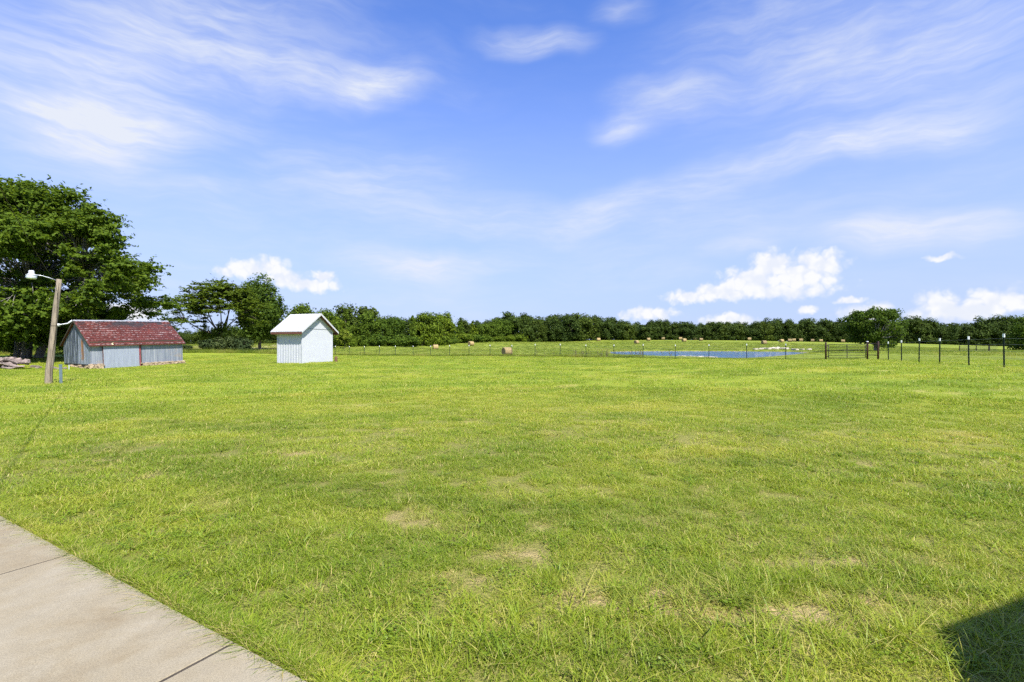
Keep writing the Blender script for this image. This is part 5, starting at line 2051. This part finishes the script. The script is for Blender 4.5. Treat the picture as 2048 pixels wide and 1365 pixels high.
    scatter('lawn_weeds', wcol, np.stack([x, y, gz(x, y)], -1), np.stack([.7 + .6 * rng.random(len(x)), .7 + .5 * rng.random(len(x))], -1), dry * .4, np.clip(dark + .25, 0, 1), dark * 0, 'low clover and broad-leaved weeds among the lawn grass', 'weeds')
    # tall unmown strip along the far fence, the pond margin and the back of the lawn
    T = rng.random(5200) * 1.12 - .04
    off = np.abs(rng.normal(size=len(T))) * .8 - .15
    d = FB - FA
    nv = np.array([-d[1], d[0]]); nv = nv / np.hypot(*nv); nv = nv if nv[1] > 0 else -nv
    x = FA[0] + d[0] * T + nv[0] * off; y = FA[1] + d[1] * T + nv[1] * off
    hs = .25 + .55 * rng.random(len(T)) * (.5 + fbm(x * .3, y * .3, 71, 3)) * np.where(T > .26, 1.0, .16)
    n2 = 2600
    xb = -30 - 50 * rng.random(n2); yb = 68.3 + .10 * (xb + 28) + np.abs(rng.normal(size=n2)) * 2.2
    hb = .5 + .9 * rng.random(n2)
    # pond margin
    k = rng.integers(0, len(POND), 2600); f = rng.random(2600)[:, None]
    pp = POND[k] * (1 - f) + POND[(k + 1) % len(POND)] * f
    pp = pp + rng.normal(size=pp.shape) * 1.1
    kd = pond_dist(pp[:, 0], pp[:, 1]) > .3
    pp = pp[kd]
    hp = (.15 + .35 * rng.random(len(pp))) * np.where(pp[:, 1] < 84, np.where(pp[:, 0] < 21, 1.1, .22), .8)
    x = np.concatenate([x, xb, pp[:, 0]]); y = np.concatenate([y, yb, pp[:, 1]]); h = np.concatenate([hs, hb, hp])
    dryv = np.clip(fbm(x * .4, y * .4, 73, 3) * 1.3 - .15, 0, 1)
    z0 = np.zeros(len(x))
    scatter('tall_fence_grass', tall, np.stack([x, y, gz(x, y) - .02], -1), np.stack([.9 + .6 * rng.random(len(x)), h], -1), dryv, z0, z0, 'tall unmown grass along the wire fence and pond margin')
    # hay field
    x, y = ring_points(38, 235, .75, R(52))
    kp = (pasture_mask(x, y) > .5)
    kp[kp] &= (pond_dist(x[kp], y[kp]) > 1.0) 
    x, y = x[kp], y[kp]
    dryv = np.clip(.45 + 1.3 * (fbm(x * .08, y * .16, 81, 4) - .5) + .6 * (fbm(x * .6, y * .6, 82, 3) - .5), 0, 1)
    z0 = np.zeros(len(x))
    scatter('hay_field_grass', hay, np.stack([x, y, gz(x, y) - .02], -1), np.stack([.8 + .6 * rng.random(len(x)), (.55 + .6 * rng.random(len(x))) * np.where((y < 84) & (x > 17) & (x < 60), .22, 1)], -1), dryv, z0, z0, 'rough pasture grass of the hay field beyond the fence')


build_grass()


def build_weeds():
    m = mat_simple('dead_weed', (.12, .10, .05), .9)
    r = random.Random(12)
    for i, u in enumerate(sorted(r.choice([r.uniform(1058, 1350), r.uniform(1150, 1290)]) for _ in range(46))):
        x, y = on_line(u, FA, FB)
        y += r.uniform(.3, 2.5)
        h = r.uniform(.5, 1.15)
        mb = MB()
        p = Vector((0, 0, -.05)); pts = [p.copy()]
        for s in range(4):
            p = p + Vector((r.uniform(-.05, .05), r.uniform(-.05, .05), h / 4)); pts.append(p.copy())
        mb.tube(pts, [.018, .016, .014, .012, .008], 5)
        for s in range(5):
            t = r.uniform(.4, 1)
            q = pts[min(4, int(t * 4))]
            mb.tube([q, q + Vector((r.uniform(-.16, .16), r.uniform(-.1, .1), r.uniform(.05, .2)))], [.010, .014], 4)
        o = mb.build('weed_stalk', m)
        o.location = (x, y, g1(x, y))
        tag(o, 'thin dead weed stalk by the fence and pond, %s from the left' % nth(i + 1), 'weed', 'dead weed stalks along the fence')


build_weeds()
